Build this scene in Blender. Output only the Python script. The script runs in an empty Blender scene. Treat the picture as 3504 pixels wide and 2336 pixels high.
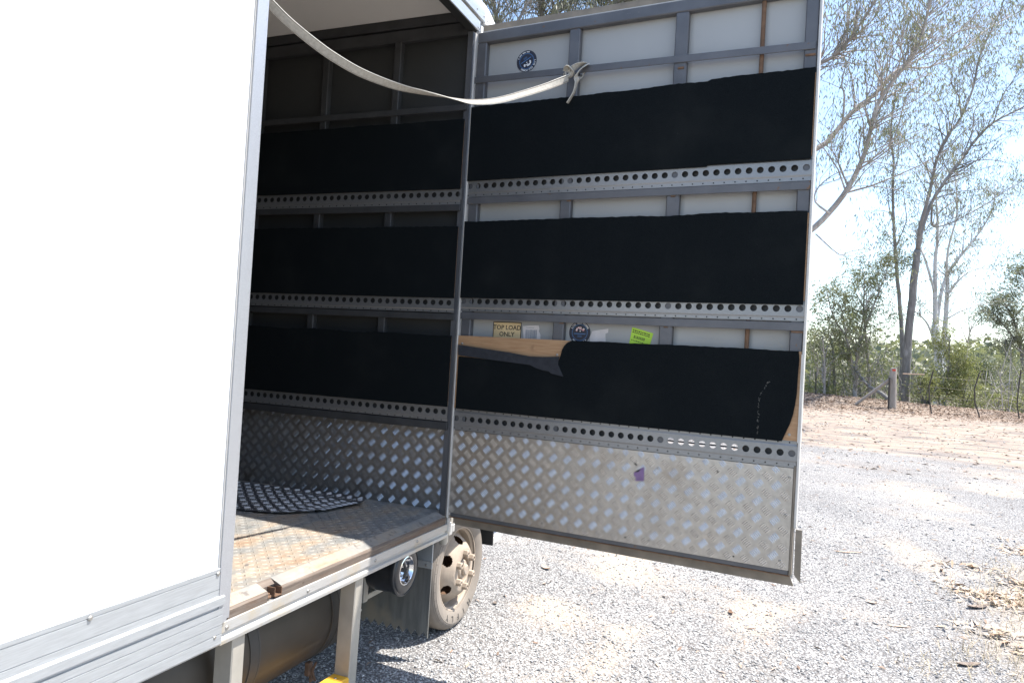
import bpy, math, random
import numpy as np
from mathutils import Vector, Matrix, noise
random.seed(7)
RNG = np.random.default_rng(7)
SC = bpy.context.scene
COL = SC.collection

# ------------------------------------------------------------------ camera
cam_data = bpy.data.cameras.new('camera')
cam = bpy.data.objects.new('camera', cam_data); COL.objects.link(cam)
cam_data.sensor_width = 36.0; cam_data.lens = 25.23
cam_data.clip_start = 0.05; cam_data.clip_end = 3000
RIGHT = Vector((0.365667, -0.928909, 0.058439)); DOWN = Vector((0.038700, -0.047559, -0.998118)); FWD = Vector((0.929941, 0.367240, 0.018558))
M = Matrix((RIGHT, -DOWN, -FWD)).transposed().to_4x4()
M.translation = Vector((-3.618, -1.809, 1.725))
cam.matrix_world = M
SC.camera = cam
# ------------------------------------------------------------------ light
TO_SUN = Vector((0.25, -0.46, 1.0)).normalized()
ELEV = math.asin(TO_SUN.z)
world = bpy.data.worlds.new('World'); SC.world = world; world.use_nodes = True
wn = world.node_tree
sky_tex = wn.nodes.new('ShaderNodeTexSky'); sky_tex.sky_type = 'NISHITA'; sky_tex.sun_disc = False
sky_tex.sun_elevation = ELEV; sky_tex.sun_rotation = math.atan2(TO_SUN.x, TO_SUN.y)
sky_tex.air_density = 1.0; sky_tex.dust_density = 0.9; sky_tex.ozone_density = 1.0
bg = wn.nodes['Background']; wn.links.new(sky_tex.outputs[0], bg.inputs[0]); bg.inputs[1].default_value = 0.135
sun_data = bpy.data.lights.new('sun', 'SUN'); sun_data.energy = 4.2; sun_data.angle = math.radians(0.53); sun_data.color = (1, 0.96, 0.9)
sun = bpy.data.objects.new('sun', sun_data); COL.objects.link(sun)
sun.rotation_euler = (-TO_SUN).to_track_quat('-Z', 'Y').to_euler()
sun.location = TO_SUN * 50
SC.view_settings.view_transform = 'Standard'; SC.view_settings.look = 'None'
SC.view_settings.exposure = 1.42; SC.view_settings.gamma = 1.0
try: SC.view_settings.use_curve_mapping = False
except Exception: pass
SC.render.engine = 'CYCLES'
SC.cycles.max_bounces = 10; SC.cycles.diffuse_bounces = 5; SC.cycles.transparent_max_bounces = 8

# ------------------------------------------------------------------ materials
class NT:
    def __init__(s, name):
        s.m = bpy.data.materials.new(name); s.m.use_nodes = True
        s.t = s.m.node_tree; s.b = s.t.nodes['Principled BSDF']
        g = s.t.nodes.new('ShaderNodeNewGeometry'); s.pos = g.outputs['Position']; s.island = g.outputs['Random Per Island']
        s.obj = s.t.nodes.new('ShaderNodeTexCoord').outputs['Object']
    def n(s, typ, **kw):
        nd = s.t.nodes.new(typ)
        for k, v in kw.items():
            if k.startswith('i_'): s.inp(nd, k[2:].replace('_', ' '), v)
            else: setattr(nd, k, v)
        return nd
    def inp(s, nd, key, v):
        sock = nd.inputs[int(key)] if key.isdigit() else nd.inputs[key]
        if hasattr(v, 'is_linked') or isinstance(v, bpy.types.NodeSocket): s.t.links.new(v, sock)
        else: sock.default_value = v
    def scale(s, vec, sc):
        nd = s.n('ShaderNodeMapping'); s.inp(nd, 'Vector', vec); nd.inputs['Scale'].default_value = sc; return nd.outputs[0]
    def noise(s, vec, scale, detail=4, rough=0.55):
        nd = s.n('ShaderNodeTexNoise'); s.inp(nd, 'Vector', vec); nd.inputs['Scale'].default_value = scale
        nd.inputs['Detail'].default_value = detail; nd.inputs['Roughness'].default_value = rough; return nd.outputs['Fac']
    def voro(s, vec, scale, out='Distance', feature='F1'):
        nd = s.n('ShaderNodeTexVoronoi', feature=feature); s.inp(nd, 'Vector', vec); nd.inputs['Scale'].default_value = scale; return nd.outputs[out]
    def ramp(s, fac, stops, interp='LINEAR'):
        nd = s.n('ShaderNodeValToRGB'); s.inp(nd, 'Fac', fac); cr = nd.color_ramp; cr.interpolation = interp
        while len(cr.elements) < len(stops): cr.elements.new(0.5)
        for e, (p, c) in zip(cr.elements, stops):
            e.position = p; e.color = (*c, 1) if len(c) == 3 else c
        return nd.outputs['Color']
    def step(s, fac, a, b):
        nd = s.n('ShaderNodeMapRange'); nd.interpolation_type = 'SMOOTHSTEP'; s.inp(nd, 'Value', fac)
        nd.inputs['From Min'].default_value = a; nd.inputs['From Max'].default_value = b; return nd.outputs['Result']
    def mix(s, fac, a, b, mode='MIX'):
        nd = s.n('ShaderNodeMix', data_type='RGBA', blend_type=mode)
        s.inp(nd, '0', fac)
        for k, v in (('6', a), ('7', b)):
            s.inp(nd, k, (*v, 1) if isinstance(v, tuple) and len(v) == 3 else v)
        return nd.outputs[2]
    def math(s, op, a, b=0.0):
        nd = s.n('ShaderNodeMath', operation=op); s.inp(nd, '0', a); s.inp(nd, '1', b); return nd.outputs[0]
    def bump(s, h, strength=0.3, dist=0.01):
        nd = s.n('ShaderNodeBump'); s.inp(nd, 'Height', h); nd.inputs['Strength'].default_value = strength; nd.inputs['Distance'].default_value = dist
        s.t.links.new(nd.outputs[0], s.b.inputs['Normal']); return nd
    def set(s, color=None, rough=None, metal=None, **kw):
        if color is not None: s.inp(s.b, 'Base Color', (*color, 1) if isinstance(color, tuple) and len(color) == 3 else color)
        if rough is not None: s.inp(s.b, 'Roughness', rough)
        if metal is not None: s.inp(s.b, 'Metallic', metal)
        for k, v in kw.items(): s.inp(s.b, k.replace('_', ' '), v)
        return s.m
def lerp3(c, k): return tuple(min(1, x * k) for x in c)
def simple(name, c, rough=0.6, metal=0.0, var=0.18, sc=9.0, bump=0.0):
    t = NT(name); f = t.noise(t.pos, sc, 5)
    col = t.ramp(f, [(0.25, lerp3(c, 1 - var)), (0.75, lerp3(c, 1 + var))])
    if bump: t.bump(t.noise(t.pos, sc * 12, 3), bump, 0.004)
    return t.set(col, rough, metal)

def m_white():
    t = NT('white_gel_coat'); f = t.noise(t.pos, 1.3, 4); sp = t.noise(t.scale(t.pos, (1, 1, 0.35)), 22, 5)
    col = t.mix(t.step(sp, 0.66, 0.78), t.ramp(f, [(0.3, (0.80, 0.80, 0.79)), (0.7, (0.84, 0.84, 0.83))]), (0.70, 0.69, 0.66))
    return t.set(col, 0.35)
def m_alu(name, c, metal=0.55, rough=0.42, stretch=(1.5, 30, 30), dirt=(0.42, 0.38, 0.30), dirt_amt=(0.60, 0.85)):
    t = NT(name); s1 = t.noise(t.scale(t.pos, stretch), 9, 6, 0.7); s2 = t.noise(t.pos, 5, 6, 0.65)
    col = t.ramp(s1, [(0.3, lerp3(c, 0.86)), (0.7, lerp3(c, 1.1))])
    col = t.mix(t.step(s2, *dirt_amt), col, dirt)
    t.bump(s1, 0.12, 0.001)
    return t.set(col, t.ramp(s1, [(0.3, (rough * 0.8,) * 3), (0.7, (rough * 1.25,) * 3)]), metal)
def m_frame():
    t = NT('grey_steel_frame'); s1 = t.noise(t.pos, 7, 6, 0.6); s2 = t.noise(t.pos, 19, 5, 0.6); s3 = t.noise(t.scale(t.pos, (6, 6, 50)), 8, 4)
    col = t.ramp(s1, [(0.3, (0.085, 0.087, 0.094)), (0.7, (0.122, 0.122, 0.13))])
    col = t.mix(t.step(s2, 0.66, 0.74), col, (0.16, 0.085, 0.04))
    col = t.mix(t.step(s3, 0.70, 0.8), col, (0.30, 0.29, 0.28))
    t.bump(s2, 0.08, 0.002)
    return t.set(col, 0.5, 0.25)
def m_carpet():
    t = NT('black_carpet'); f = t.noise(t.pos, 420, 2); g = t.noise(t.pos, 3, 4); lint = t.noise(t.pos, 160, 2, 0.4)
    col = t.ramp(f, [(0.3, (0.0035, 0.005, 0.006)), (0.75, (0.012, 0.0145, 0.016))])
    col = t.mix(t.step(g, 0.45, 0.9), col, (0.014, 0.016, 0.0165))
    col = t.mix(t.step(lint, 0.785, 0.83), col, (0.07, 0.07, 0.066))
    t.bump(f, 0.6, 0.003)
    return t.set(col, 1.0, 0.0, Specular_IOR_Level=0.05)
def m_wood(name, a, b):
    t = NT(name); v = t.scale(t.pos, (3, 3, 40)); w = t.noise(v, 3, 6, 0.6); k = t.noise(t.pos, 7, 3)
    col = t.mix(t.step(k, 0.62, 0.8), t.ramp(w, [(0.3, a), (0.7, b)]), lerp3(a, 0.55))
    t.bump(w, 0.15, 0.002)
    return t.set(col, 0.65)
def m_floor():
    t = NT('rusty_checker_floor'); a = t.noise(t.scale(t.pos, (1.0, 2.2, 1)), 3.2, 6, 0.62); b = t.noise(t.pos, 24, 5, 0.6); c = t.noise(t.scale(t.pos, (0.8, 3, 1)), 4.5, 5, 0.7)
    col = t.ramp(a, [(0.30, (0.16, 0.165, 0.165)), (0.45, (0.27, 0.26, 0.24)), (0.58, (0.36, 0.30, 0.235)), (0.76, (0.31, 0.195, 0.12))])
    col = t.mix(t.step(c, 0.54, 0.72), col, (0.43, 0.375, 0.305))
    col = t.mix(t.step(b, 0.56, 0.70), col, (0.17, 0.15, 0.135))
    t.bump(b, 0.2, 0.002)
    return t.set(col, t.ramp(b, [(0.3, (0.45,) * 3), (0.7, (0.7,) * 3)]), 0.25)
def m_flap():
    t = NT('mud_flap_rubber'); a = t.noise(t.scale(t.pos, (1, 9, 1.2)), 3, 5, 0.65); b = t.noise(t.pos, 4, 3)
    col = t.mix(t.step(b, 0.52, 0.72), t.ramp(a, [(0.3, (0.085, 0.082, 0.075)), (0.7, (0.17, 0.16, 0.142))]), (0.22, 0.18, 0.135))
    return t.set(col, 0.6)
def m_lip():
    t = NT('rusty_floor_edge'); a = t.noise(t.scale(t.pos, (1.2, 26, 26)), 5, 6, 0.7); b = t.noise(t.pos, 38, 4, 0.6); c = t.noise(t.scale(t.pos, (1.5, 9, 9)), 3.1, 5, 0.65)
    col = t.ramp(a, [(0.28, (0.10, 0.08, 0.065)), (0.5, (0.16, 0.125, 0.10)), (0.75, (0.25, 0.205, 0.165))])
    col = t.mix(t.step(c, 0.5, 0.68), col, (0.15, 0.10, 0.07)); col = t.mix(t.step(b, 0.66, 0.74), col, (0.09, 0.065, 0.05))
    t.bump(a, 0.35, 0.004)
    return t.set(col, 0.7, 0.2)
def m_tread(name, c, dirt, metal=0.75, rough=0.36, lo=0.48, hi=0.72):
    t = NT(name); a = t.noise(t.pos, 3.2, 6, 0.65); b = t.noise(t.pos, 45, 4, 0.6); sc = t.noise(t.scale(t.pos, (5, 5, 60)), 9, 3)
    col = t.mix(t.step(a, lo, hi), t.ramp(b, [(0.3, lerp3(c, 0.85)), (0.7, lerp3(c, 1.1))]), dirt)
    col = t.mix(t.step(sc, 0.72, 0.78), col, (0.62, 0.62, 0.61))
    t.bump(t.noise(t.pos, 60, 3), 0.06, 0.002)
    return t.set(col, t.ramp(a, [(0.3, (rough,) * 3), (0.75, (rough + 0.2,) * 3)]), metal)
def m_leaf(name, cols, trans=0.35):
    t = NT(name)
    col = t.ramp(t.island, [(i / max(1, len(cols) - 1), c) for i, c in enumerate(cols)])
    t.set(col, 0.5)
    tr = t.n('ShaderNodeBsdfTranslucent'); t.inp(tr, 'Color', t.mix(0.5, col, (0.30, 0.34, 0.10)))
    mx = t.n('ShaderNodeMixShader'); mx.inputs[0].default_value = trans
    t.t.links.new(t.b.outputs[0], mx.inputs[1]); t.t.links.new(tr.outputs[0], mx.inputs[2])
    t.t.links.new(mx.outputs[0], t.t.nodes['Material Output'].inputs[0])
    return t.m
def m_bark(name, a, b, patch):
    t = NT(name); v = t.scale(t.pos, (6, 6, 1.2)); f = t.noise(v, 3, 6, 0.6); g = t.noise(t.scale(t.pos, (2, 2, 0.8)), 1.6, 4)
    col = t.mix(t.step(g, 0.52, 0.66), t.ramp(f, [(0.3, a), (0.7, b)]), patch)
    t.bump(f, 0.4, 0.03)
    return t.set(col, 0.85)
def m_island(name, cols, rough=0.8):
    t = NT(name); return t.set(t.ramp(t.island, [(i / max(1, len(cols) - 1), c) for i, c in enumerate(cols)]), rough)
def m_ground():
    t = NT('gravel_ground'); p = t.pos
    sep = t.n('ShaderNodeSeparateXYZ'); t.inp(sep, 'Vector', p); X, Y = sep.outputs[0], sep.outputs[1]
    cellc = t.voro(p, 75, 'Color'); sp = t.n('ShaderNodeSeparateXYZ'); t.inp(sep2 := sp, 'Vector', cellc)
    d1 = t.voro(p, 75); d2 = t.voro(p, 32); fine = t.noise(p, 260, 2)
    stone = t.ramp(sp.outputs[0], [(0.0, (0.17, 0.168, 0.165)), (0.35, (0.295, 0.29, 0.284)), (0.75, (0.395, 0.385, 0.372)), (1.0, (0.52, 0.50, 0.475))])
    stone = t.mix(t.step(d1, 0.42, 0.62), stone, (0.15, 0.14, 0.135))
    # sandy wash between the stones, in patches
    patch = t.noise(t.scale(p, (0.8, 0.45, 1)), 0.85, 5, 0.62)
    patch2 = t.noise(p, 3.5, 4, 0.6)
    pk = t.math('ADD', patch, t.math('MULTIPLY', t.math('SUBTRACT', patch2, 0.5), 0.25))
    def blob(cx, cy, rx, ry, amp):
        ax = t.math('DIVIDE', t.math('SUBTRACT', X, cx), rx); ay = t.math('DIVIDE', t.math('SUBTRACT', Y, cy), ry)
        q = t.math('ADD', t.math('MULTIPLY', ax, ax), t.math('MULTIPLY', ay, ay))
        return t.math('MULTIPLY', t.math('POWER', 2.718, t.math('MULTIPLY', q, -1.0)), amp)
    for bl in ((1.55, -1.65, 0.42, 0.22, 0.24), (1.0, -0.35, 0.35, 0.30, 0.2), (0.75, -0.9, 0.5, 0.12, 0.16), (4.2, -2.9, 1.0, 0.25, 0.2), (2.6, -0.6, 0.9, 0.25, 0.14), (5.2, -2.6, 0.7, 0.5, 0.12), (7.2, -3.4, 1.2, 0.5, 0.2), (8.6, -4.5, 1.0, 0.6, 0.2)):
        pk = t.math('ADD', pk, blob(*bl))
    sand = t.ramp(t.noise(p, 6, 5, 0.65), [(0.3, (0.35, 0.285, 0.22)), (0.7, (0.44, 0.37, 0.30))])
    stone = t.mix(1.0, stone, t.ramp(t.noise(p, 0.55, 5, 0.6), [(0.3, (0.80, 0.80, 0.80)), (0.7, (1.12, 1.11, 1.09))]), 'MULTIPLY')
    col = t.mix(t.math('MULTIPLY', t.step(t.math('ADD', pk, t.math('MULTIPLY', t.math('SUBTRACT', t.noise(p, 38, 3), 0.5), 0.22)), 0.56, 0.80), 0.9), stone, sand)
    # soil further out towards the fence, tree-shadow streaks painted into its dark tones
    far = t.math('ADD', X, t.math('MULTIPLY', t.math('SUBTRACT', t.noise(t.scale(p, (0.5, 0.16, 1)), 0.9, 5, 0.6), 0.5), 11.0))
    soil = t.ramp(t.noise(t.scale(p, (1.2, 0.35, 1)), 2.2, 6, 0.7), [(0.30, (0.12, 0.105, 0.095)), (0.43, (0.22, 0.185, 0.16)), (0.55, (0.33, 0.262, 0.205)), (0.72, (0.38, 0.335, 0.29))])
    col = t.mix(t.step(far, 8.6, 12.5), col, soil)
    # leaf-littered earth by the grass at the camera's right
    vg = t.math('ADD', t.math('MULTIPLY', t.math('ADD', Y, 2.75), -1.0), t.math('MULTIPLY', t.math('SUBTRACT', t.noise(p, 1.6, 5, 0.6), 0.5), 1.3))
    vg = t.math('SUBTRACT', vg, t.math('MULTIPLY', t.math('MAXIMUM', t.math('SUBTRACT', X, 2.2), 0.0), 0.42))
    col = t.mix(t.math('MULTIPLY', t.step(vg, 0.0, 0.7), 0.6), col, (0.36, 0.305, 0.245))
    wild = t.step(X, 24.5, 27.0)
    scrub = t.ramp(t.noise(p, 0.7, 6, 0.65), [(0.3, (0.10, 0.09, 0.055)), (0.55, (0.20, 0.165, 0.11)), (0.75, (0.13, 0.14, 0.06))])
    col = t.mix(wild, col, scrub)
    h = t.math('ADD', t.math('MULTIPLY', t.math('SUBTRACT', 1.0, d1), 0.6), t.math('MULTIPLY', t.math('SUBTRACT', 1.0, d2), 0.5))
    h = t.math('ADD', h, t.math('MULTIPLY', fine, 0.35))
    t.bump(h, 0.75, 0.012)
    return t.set(col, 0.95, 0.0, Specular_IOR_Level=0.2)

MAT = dict(
    white=m_white(), liner=simple('white_liner', (0.335, 0.335, 0.328), 0.5, 0, 0.08, 1.2), ceiling=simple('ceiling_liner', (0.80, 0.77, 0.73), 0.6, 0, 0.05, 1.5),
    alu=m_alu('worn_aluminium', (0.45, 0.465, 0.475)), alu_clean=m_alu('brushed_aluminium_post', (0.45, 0.455, 0.47), 0.6, 0.4, (30, 30, 30), (0.5, 0.48, 0.45), (0.72, 0.9)),
    sill=m_alu('dirty_aluminium_sill', (0.50, 0.49, 0.47), 0.5, 0.45, (1.2, 30, 40), (0.50, 0.42, 0.30), (0.5, 0.75)),
    galv=m_alu('galvanised_rail', (0.25, 0.252, 0.255), 0.65, 0.42, (6, 6, 18), (0.36, 0.33, 0.29), (0.6, 0.8)),
    tread_dark=m_tread('grey_tread_sheet', (0.20, 0.20, 0.205), (0.13, 0.12, 0.11), 0.8, 0.42, 0.5, 0.75), frame=m_frame(), frame_shaded=simple('shaded_wall_frame', (0.042, 0.043, 0.045), 0.6, 0.2, 0.25, 9), bar_top=m_tread('worn_tread_bars', (0.70, 0.675, 0.64), (0.50, 0.45, 0.40), 0.9, 0.27, 0.5, 0.8), bar_loose=m_tread('bright_tread_bars', (0.80, 0.80, 0.80), (0.6, 0.58, 0.55), 0.5, 0.3, 0.6, 0.85), bar_dirty=m_tread('dull_tread_bars', (0.66, 0.66, 0.66), (0.34, 0.29, 0.23), 0.92, 0.2, 0.52, 0.75), carpet=m_carpet(), flap=simple('carpet_backing', (0.022, 0.024, 0.03), 0.95, 0, 0.3, 30),  # wall frame is a darker frame copy, interior shade put into its colour
    ply=m_wood('bare_plywood', (0.30, 0.165, 0.08), (0.42, 0.26, 0.14)), floor=m_floor(),
    tread=m_tread('tread_plate', (0.43, 0.405, 0.375), (0.32, 0.27, 0.22), 0.93, 0.34, 0.5, 0.8), tread_dirty=m_tread('dirty_tread_plate', (0.30, 0.29, 0.28), (0.155, 0.125, 0.10), 0.8, 0.4, 0.5, 0.75),
    inner=simple('dark_inner_wall', (0.030, 0.031, 0.031), 0.6, 0.1, 0.15, 3), dark=simple('underbody_black', (0.018, 0.018, 0.018), 0.7), hole=simple('hole_shade_black', (0.006, 0.006, 0.006), 0.9),
    rust=simple('rusty_steel', (0.15, 0.085, 0.05), 0.85, 0.1, 0.4, 30, 0.2), lip=m_lip(),
    tan=simple('door_edge_trim', (0.20, 0.168, 0.13), 0.65, 0.1, 0.4, 7), seal=simple('pale_edge_seal', (0.50, 0.48, 0.45), 0.5, 0.2, 0.12, 15),
    rubber=simple('dusty_tyre_rubber', (0.205, 0.175, 0.145), 0.9, 0, 0.12, 14, 0.1), rim=simple('dusty_wheel_steel', (0.335, 0.27, 0.21), 0.8, 0, 0.2, 11, 0.1), letter=simple('tyre_lettering', (0.05, 0.045, 0.04), 0.9, 0, 0.1),
    flapr=m_flap(), tank=simple('dusty_tank', (0.058, 0.048, 0.037), 0.55, 0.3, 0.25, 4, 0.05), band=simple('tank_band', (0.06, 0.055, 0.05), 0.6, 0.2),
    plastic=simple('black_plastic', (0.035, 0.035, 0.037), 0.3, 0, 0.2, 30), chrome=simple('chrome', (0.75, 0.75, 0.76), 0.12, 1.0, 0.05),
    leg=simple('step_leg_metal', (0.40, 0.37, 0.32), 0.55, 0.35, 0.15, 9), yellow=simple('yellow_step_paint', (0.72, 0.38, 0.03), 0.75, 0, 0.12, 60, 0.4),
    web=simple('cream_webbing', (0.35, 0.33, 0.29), 0.9, 0, 0.22, 90, 0.3), web_dark=simple('webbing_stitching', (0.20, 0.18, 0.155), 0.95, 0, 0.2, 60), web_edge=simple('webbing_edge', (0.46, 0.44, 0.39), 0.9, 0, 0.1, 60),
    screw=simple('screw_metal', (0.34, 0.32, 0.29), 0.4, 0.7, 0.1), navy=simple('navy_sticker', (0.012, 0.014, 0.03), 0.4, 0, 0.05), ink=simple('black_ink', (0.012, 0.012, 0.012), 0.6, 0, 0.02),
    stwhite=simple('white_print', (0.72, 0.72, 0.72), 0.5, 0, 0.03), blue=simple('blue_print', (0.06, 0.16, 0.34), 0.5, 0, 0.03), pink=simple('pink_print', (0.62, 0.30, 0.32), 0.5, 0, 0.05),
    amber=simple('faded_amber_sign', (0.66, 0.50, 0.28), 0.6, 0, 0.16, 14), paper=simple('torn_paper', (0.62, 0.58, 0.57), 0.8, 0, 0.1, 30), lime=simple('lime_label', (0.45, 0.70, 0.06), 0.6, 0, 0.03),
    greyink=simple('grey_print', (0.20, 0.22, 0.25), 0.7, 0, 0.1), purple=simple('purple_sticker', (0.19, 0.115, 0.235), 0.6, 0, 0.15, 30), grime=simple('glue_grime', (0.40, 0.37, 0.32), 0.8, 0, 0.15, 40),
    ground=m_ground(), pebble=m_island('pebbles', [(0.12, 0.12, 0.122), (0.29, 0.287, 0.285), (0.40, 0.395, 0.385), (0.53, 0.51, 0.485)], 0.9),
    litter=m_island('leaf_litter', [(0.15, 0.095, 0.065), (0.29, 0.20, 0.145), (0.36, 0.275, 0.21), (0.23, 0.155, 0.11), (0.40, 0.335, 0.28)], 0.8),
    verge=m_island('pale_leaf_litter', [(0.30, 0.20, 0.13), (0.46, 0.35, 0.25), (0.52, 0.42, 0.33), (0.38, 0.27, 0.18), (0.56, 0.48, 0.40)], 0.8),
    grass=m_island('dry_grass', [(0.38, 0.30, 0.20), (0.46, 0.38, 0.28), (0.30, 0.26, 0.15), (0.42, 0.34, 0.24)], 0.8),
    leaf_gum=m_leaf('gum_leaves', [(0.13, 0.14, 0.11), (0.19, 0.19, 0.15), (0.15, 0.155, 0.115), (0.23, 0.205, 0.16), (0.12, 0.13, 0.105)]),
    leaf_bush=m_leaf('bush_leaves', [(0.13, 0.15, 0.075), (0.21, 0.22, 0.115), (0.165, 0.18, 0.095), (0.25, 0.235, 0.14)]),
    leaf_lime=m_leaf('wattle_leaves', [(0.16, 0.185, 0.06), (0.23, 0.235, 0.09), (0.19, 0.21, 0.075), (0.27, 0.25, 0.11)], 0.4),
    leaf_dark=m_leaf('dark_leaves', [(0.035, 0.05, 0.028), (0.06, 0.075, 0.04), (0.045, 0.06, 0.03)], 0.2),
    leaf_far=m_leaf('far_leaves', [(0.14, 0.155, 0.10), (0.19, 0.20, 0.13), (0.23, 0.225, 0.14), (0.15, 0.16, 0.115)], 0.3),  # distance haze put into the paler leaf colour
    bark=m_bark('grey_bark', (0.24, 0.21, 0.19), (0.36, 0.325, 0.30), (0.45, 0.42, 0.40)), bark_white=m_bark('white_gum_bark', (0.50, 0.49, 0.48), (0.62, 0.61, 0.60), (0.40, 0.375, 0.355)),
    bark_dark=m_bark('dark_bark', (0.14, 0.13, 0.122), (0.23, 0.215, 0.205), (0.31, 0.295, 0.285)), post=m_bark('weathered_post', (0.22, 0.19, 0.165), (0.34, 0.30, 0.27), (0.28, 0.25, 0.22)),
    wire=simple('fence_wire', (0.24, 0.22, 0.20), 0.6, 0.4), picket=simple('dark_picket', (0.05, 0.042, 0.036), 0.8), red=simple('red_tag', (0.55, 0.05, 0.02), 0.6), stick=simple('bleached_stick', (0.46, 0.33, 0.24), 0.8, 0, 0.2, 20),
)

# ------------------------------------------------------------------ mesh helpers
class MB:
    def __init__(s): s.v = []; s.f = []; s.mi = []; s.cur = 0
    def add(s, vs, fs):
        o = len(s.v); s.v += [tuple(v) for v in vs]; s.f += [tuple(i + o for i in f) for f in fs]; s.mi += [s.cur] * len(fs); return s
    def box(s, x0, x1, y0, y1, z0, z1, b=0.0, mat=None):
        if x1 < x0: x0, x1 = x1, x0
        if y1 < y0: y0, y1 = y1, y0
        b = min(b, (x1 - x0) * .45, (y1 - y0) * .45, (z1 - z0) * .45)
        if b <= 0:
            vs = [(x, y, z) for z in (z0, z1) for y in (y0, y1) for x in (x0, x1)]
            fs = [(0, 2, 3, 1), (4, 5, 7, 6), (0, 1, 5, 4), (2, 6, 7, 3), (0, 4, 6, 2), (1, 3, 7, 5)]
        else:
            vs = []; idx = {}
            for sx in (0, 1):
                for sy in (0, 1):
                    for sz in (0, 1):
                        c = ((x0, x1)[sx], (y0, y1)[sy], (z0, z1)[sz]); d = (b if not sx else -b, b if not sy else -b, b if not sz else -b)
                        for ax in range(3):
                            q = [c[k] + (0 if k == ax else d[k]) for k in range(3)]
                            idx[(sx, sy, sz, ax)] = len(vs); vs.append(tuple(q))
            fs = []
            for ax in range(3):
                o1, o2 = [k for k in range(3) if k != ax]
                for sv in (0, 1):
                    def I(a, bb):
                        k = [0, 0, 0]; k[ax] = sv; k[o1] = a; k[o2] = bb; return idx[(*k, ax)]
                    fs.append((I(0, 0), I(1, 0), I(1, 1), I(0, 1)))
            for e in range(3):
                a1, a2 = [k for k in range(3) if k != e]
                for u in (0, 1):
                    for w in (0, 1):
                        def J(t, ax):
                            k = [0, 0, 0]; k[e] = t; k[a1] = u; k[a2] = w; return idx[(*k, ax)]
                        fs.append((J(0, a1), J(1, a1), J(1, a2), J(0, a2)))
            for sx in (0, 1):
                for sy in (0, 1):
                    for sz in (0, 1): fs.append(tuple(idx[(sx, sy, sz, ax)] for ax in range(3)))
        if mat is not None: vs = [tuple(mat @ Vector(v)) for v in vs]
        return s.add(vs, fs)
    def tube(s, pts, rad, n=8, cap=True):
        pts = [Vector(p) for p in pts]; m = len(pts)
        if not hasattr(rad, '__len__'): rad = [rad] * m
        vs = []; fs = []; prev = None
        for i, p in enumerate(pts):
            t = (pts[min(i + 1, m - 1)] - pts[max(i - 1, 0)]).normalized()
            if prev is None:
                a = Vector((0, 0, 1)) if abs(t.z) < 0.9 else Vector((1, 0, 0)); u = t.cross(a).normalized()
            else: u = (prev - t * prev.dot(t)).normalized()
            prev = u; w = t.cross(u)
            for k in range(n):
                an = 2 * math.pi * k / n; vs.append(p + (u * math.cos(an) + w * math.sin(an)) * rad[i])
        for i in range(m - 1):
            for k in range(n): fs.append((i * n + k, i * n + (k + 1) % n, (i + 1) * n + (k + 1) % n, (i + 1) * n + k))
        if cap: fs += [tuple(range(n))[::-1], tuple(range((m - 1) * n, m * n))]
        return s.add(vs, fs)
    def lathe(s, prof, c, axis='y', n=48, skip=None, cap0=False, cap1=False):
        vs = []; fs = []
        for r, h in prof:
            for k in range(n):
                a = 2 * math.pi * k / n; q = (r * math.cos(a), r * math.sin(a))
                vs.append((c[0] + q[0], c[1] + h, c[2] + q[1]) if axis == 'y' else (c[0] + h, c[1] + q[0], c[2] + q[1]))
        for i in range(len(prof) - 1):
            for k in range(n):
                if skip and skip(i, 360.0 * (k + 0.5) / n): continue
                fs.append((i * n + k, i * n + (k + 1) % n, (i + 1) * n + (k + 1) % n, (i + 1) * n + k))
        if cap0: fs.append(tuple(range(n))[::-1])
        if cap1: fs.append(tuple(range((len(prof) - 1) * n, len(prof) * n)))
        return s.add(vs, fs)
    def extrude_x(s, prof, x0, x1, closed=True):
        n = len(prof); vs = [(x0, y, z) for y, z in prof] + [(x1, y, z) for y, z in prof]
        fs = [(i, (i + 1) % n, n + (i + 1) % n, n + i) for i in range(n if closed else n - 1)]
        if closed: fs += [tuple(range(n))[::-1], tuple(range(n, 2 * n))]
        return s.add(vs, fs)
    def prism(s, poly, y0, y1):          # polygon in (x, z), thickness along y
        n = len(poly); vs = [(x, y0, z) for x, z in poly] + [(x, y1, z) for x, z in poly]
        fs = [tuple(range(n)), tuple(range(n, 2 * n))[::-1]] + [(i, n + i, n + (i + 1) % n, (i + 1) % n) for i in range(n)]
        return s.add(vs, fs)
    def disc(s, x, y, z, r, n=10, rz=None):   # facing -y
        rz = rz or r
        return s.add([(x + r * math.cos(2 * math.pi * k / n), y, z + rz * math.sin(2 * math.pi * k / n)) for k in range(n)], [tuple(range(n))])
    def dome(s, x, y, z, r, h, n=10):
        vs = [(x + r * math.cos(2 * math.pi * k / n), y, z + r * math.sin(2 * math.pi * k / n)) for k in range(n)]
        vs += [(x + r * .6 * math.cos(2 * math.pi * k / n), y - h, z + r * .6 * math.sin(2 * math.pi * k / n)) for k in range(n)]
        return s.add(vs, [(k, (k + 1) % n, n + (k + 1) % n, n + k) for k in range(n)] + [tuple(range(n, 2 * n))])
    def build(s, name, mat, parent=None, smooth=False, **props):
        me = bpy.data.meshes.new(name); me.from_pydata(s.v, [], s.f)
        mats = mat if isinstance(mat, (list, tuple)) else [mat]
        for m in mats: me.materials.append(MAT[m])
        if len(mats) > 1: me.polygons.foreach_set('material_index', s.mi)
        if smooth: me.polygons.foreach_set('use_smooth', [True] * len(me.polygons))
        me.update()
        if smooth and smooth is not True: me.set_sharp_from_angle(angle=math.radians(smooth))
        return link(name, me, parent, **props)
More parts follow.
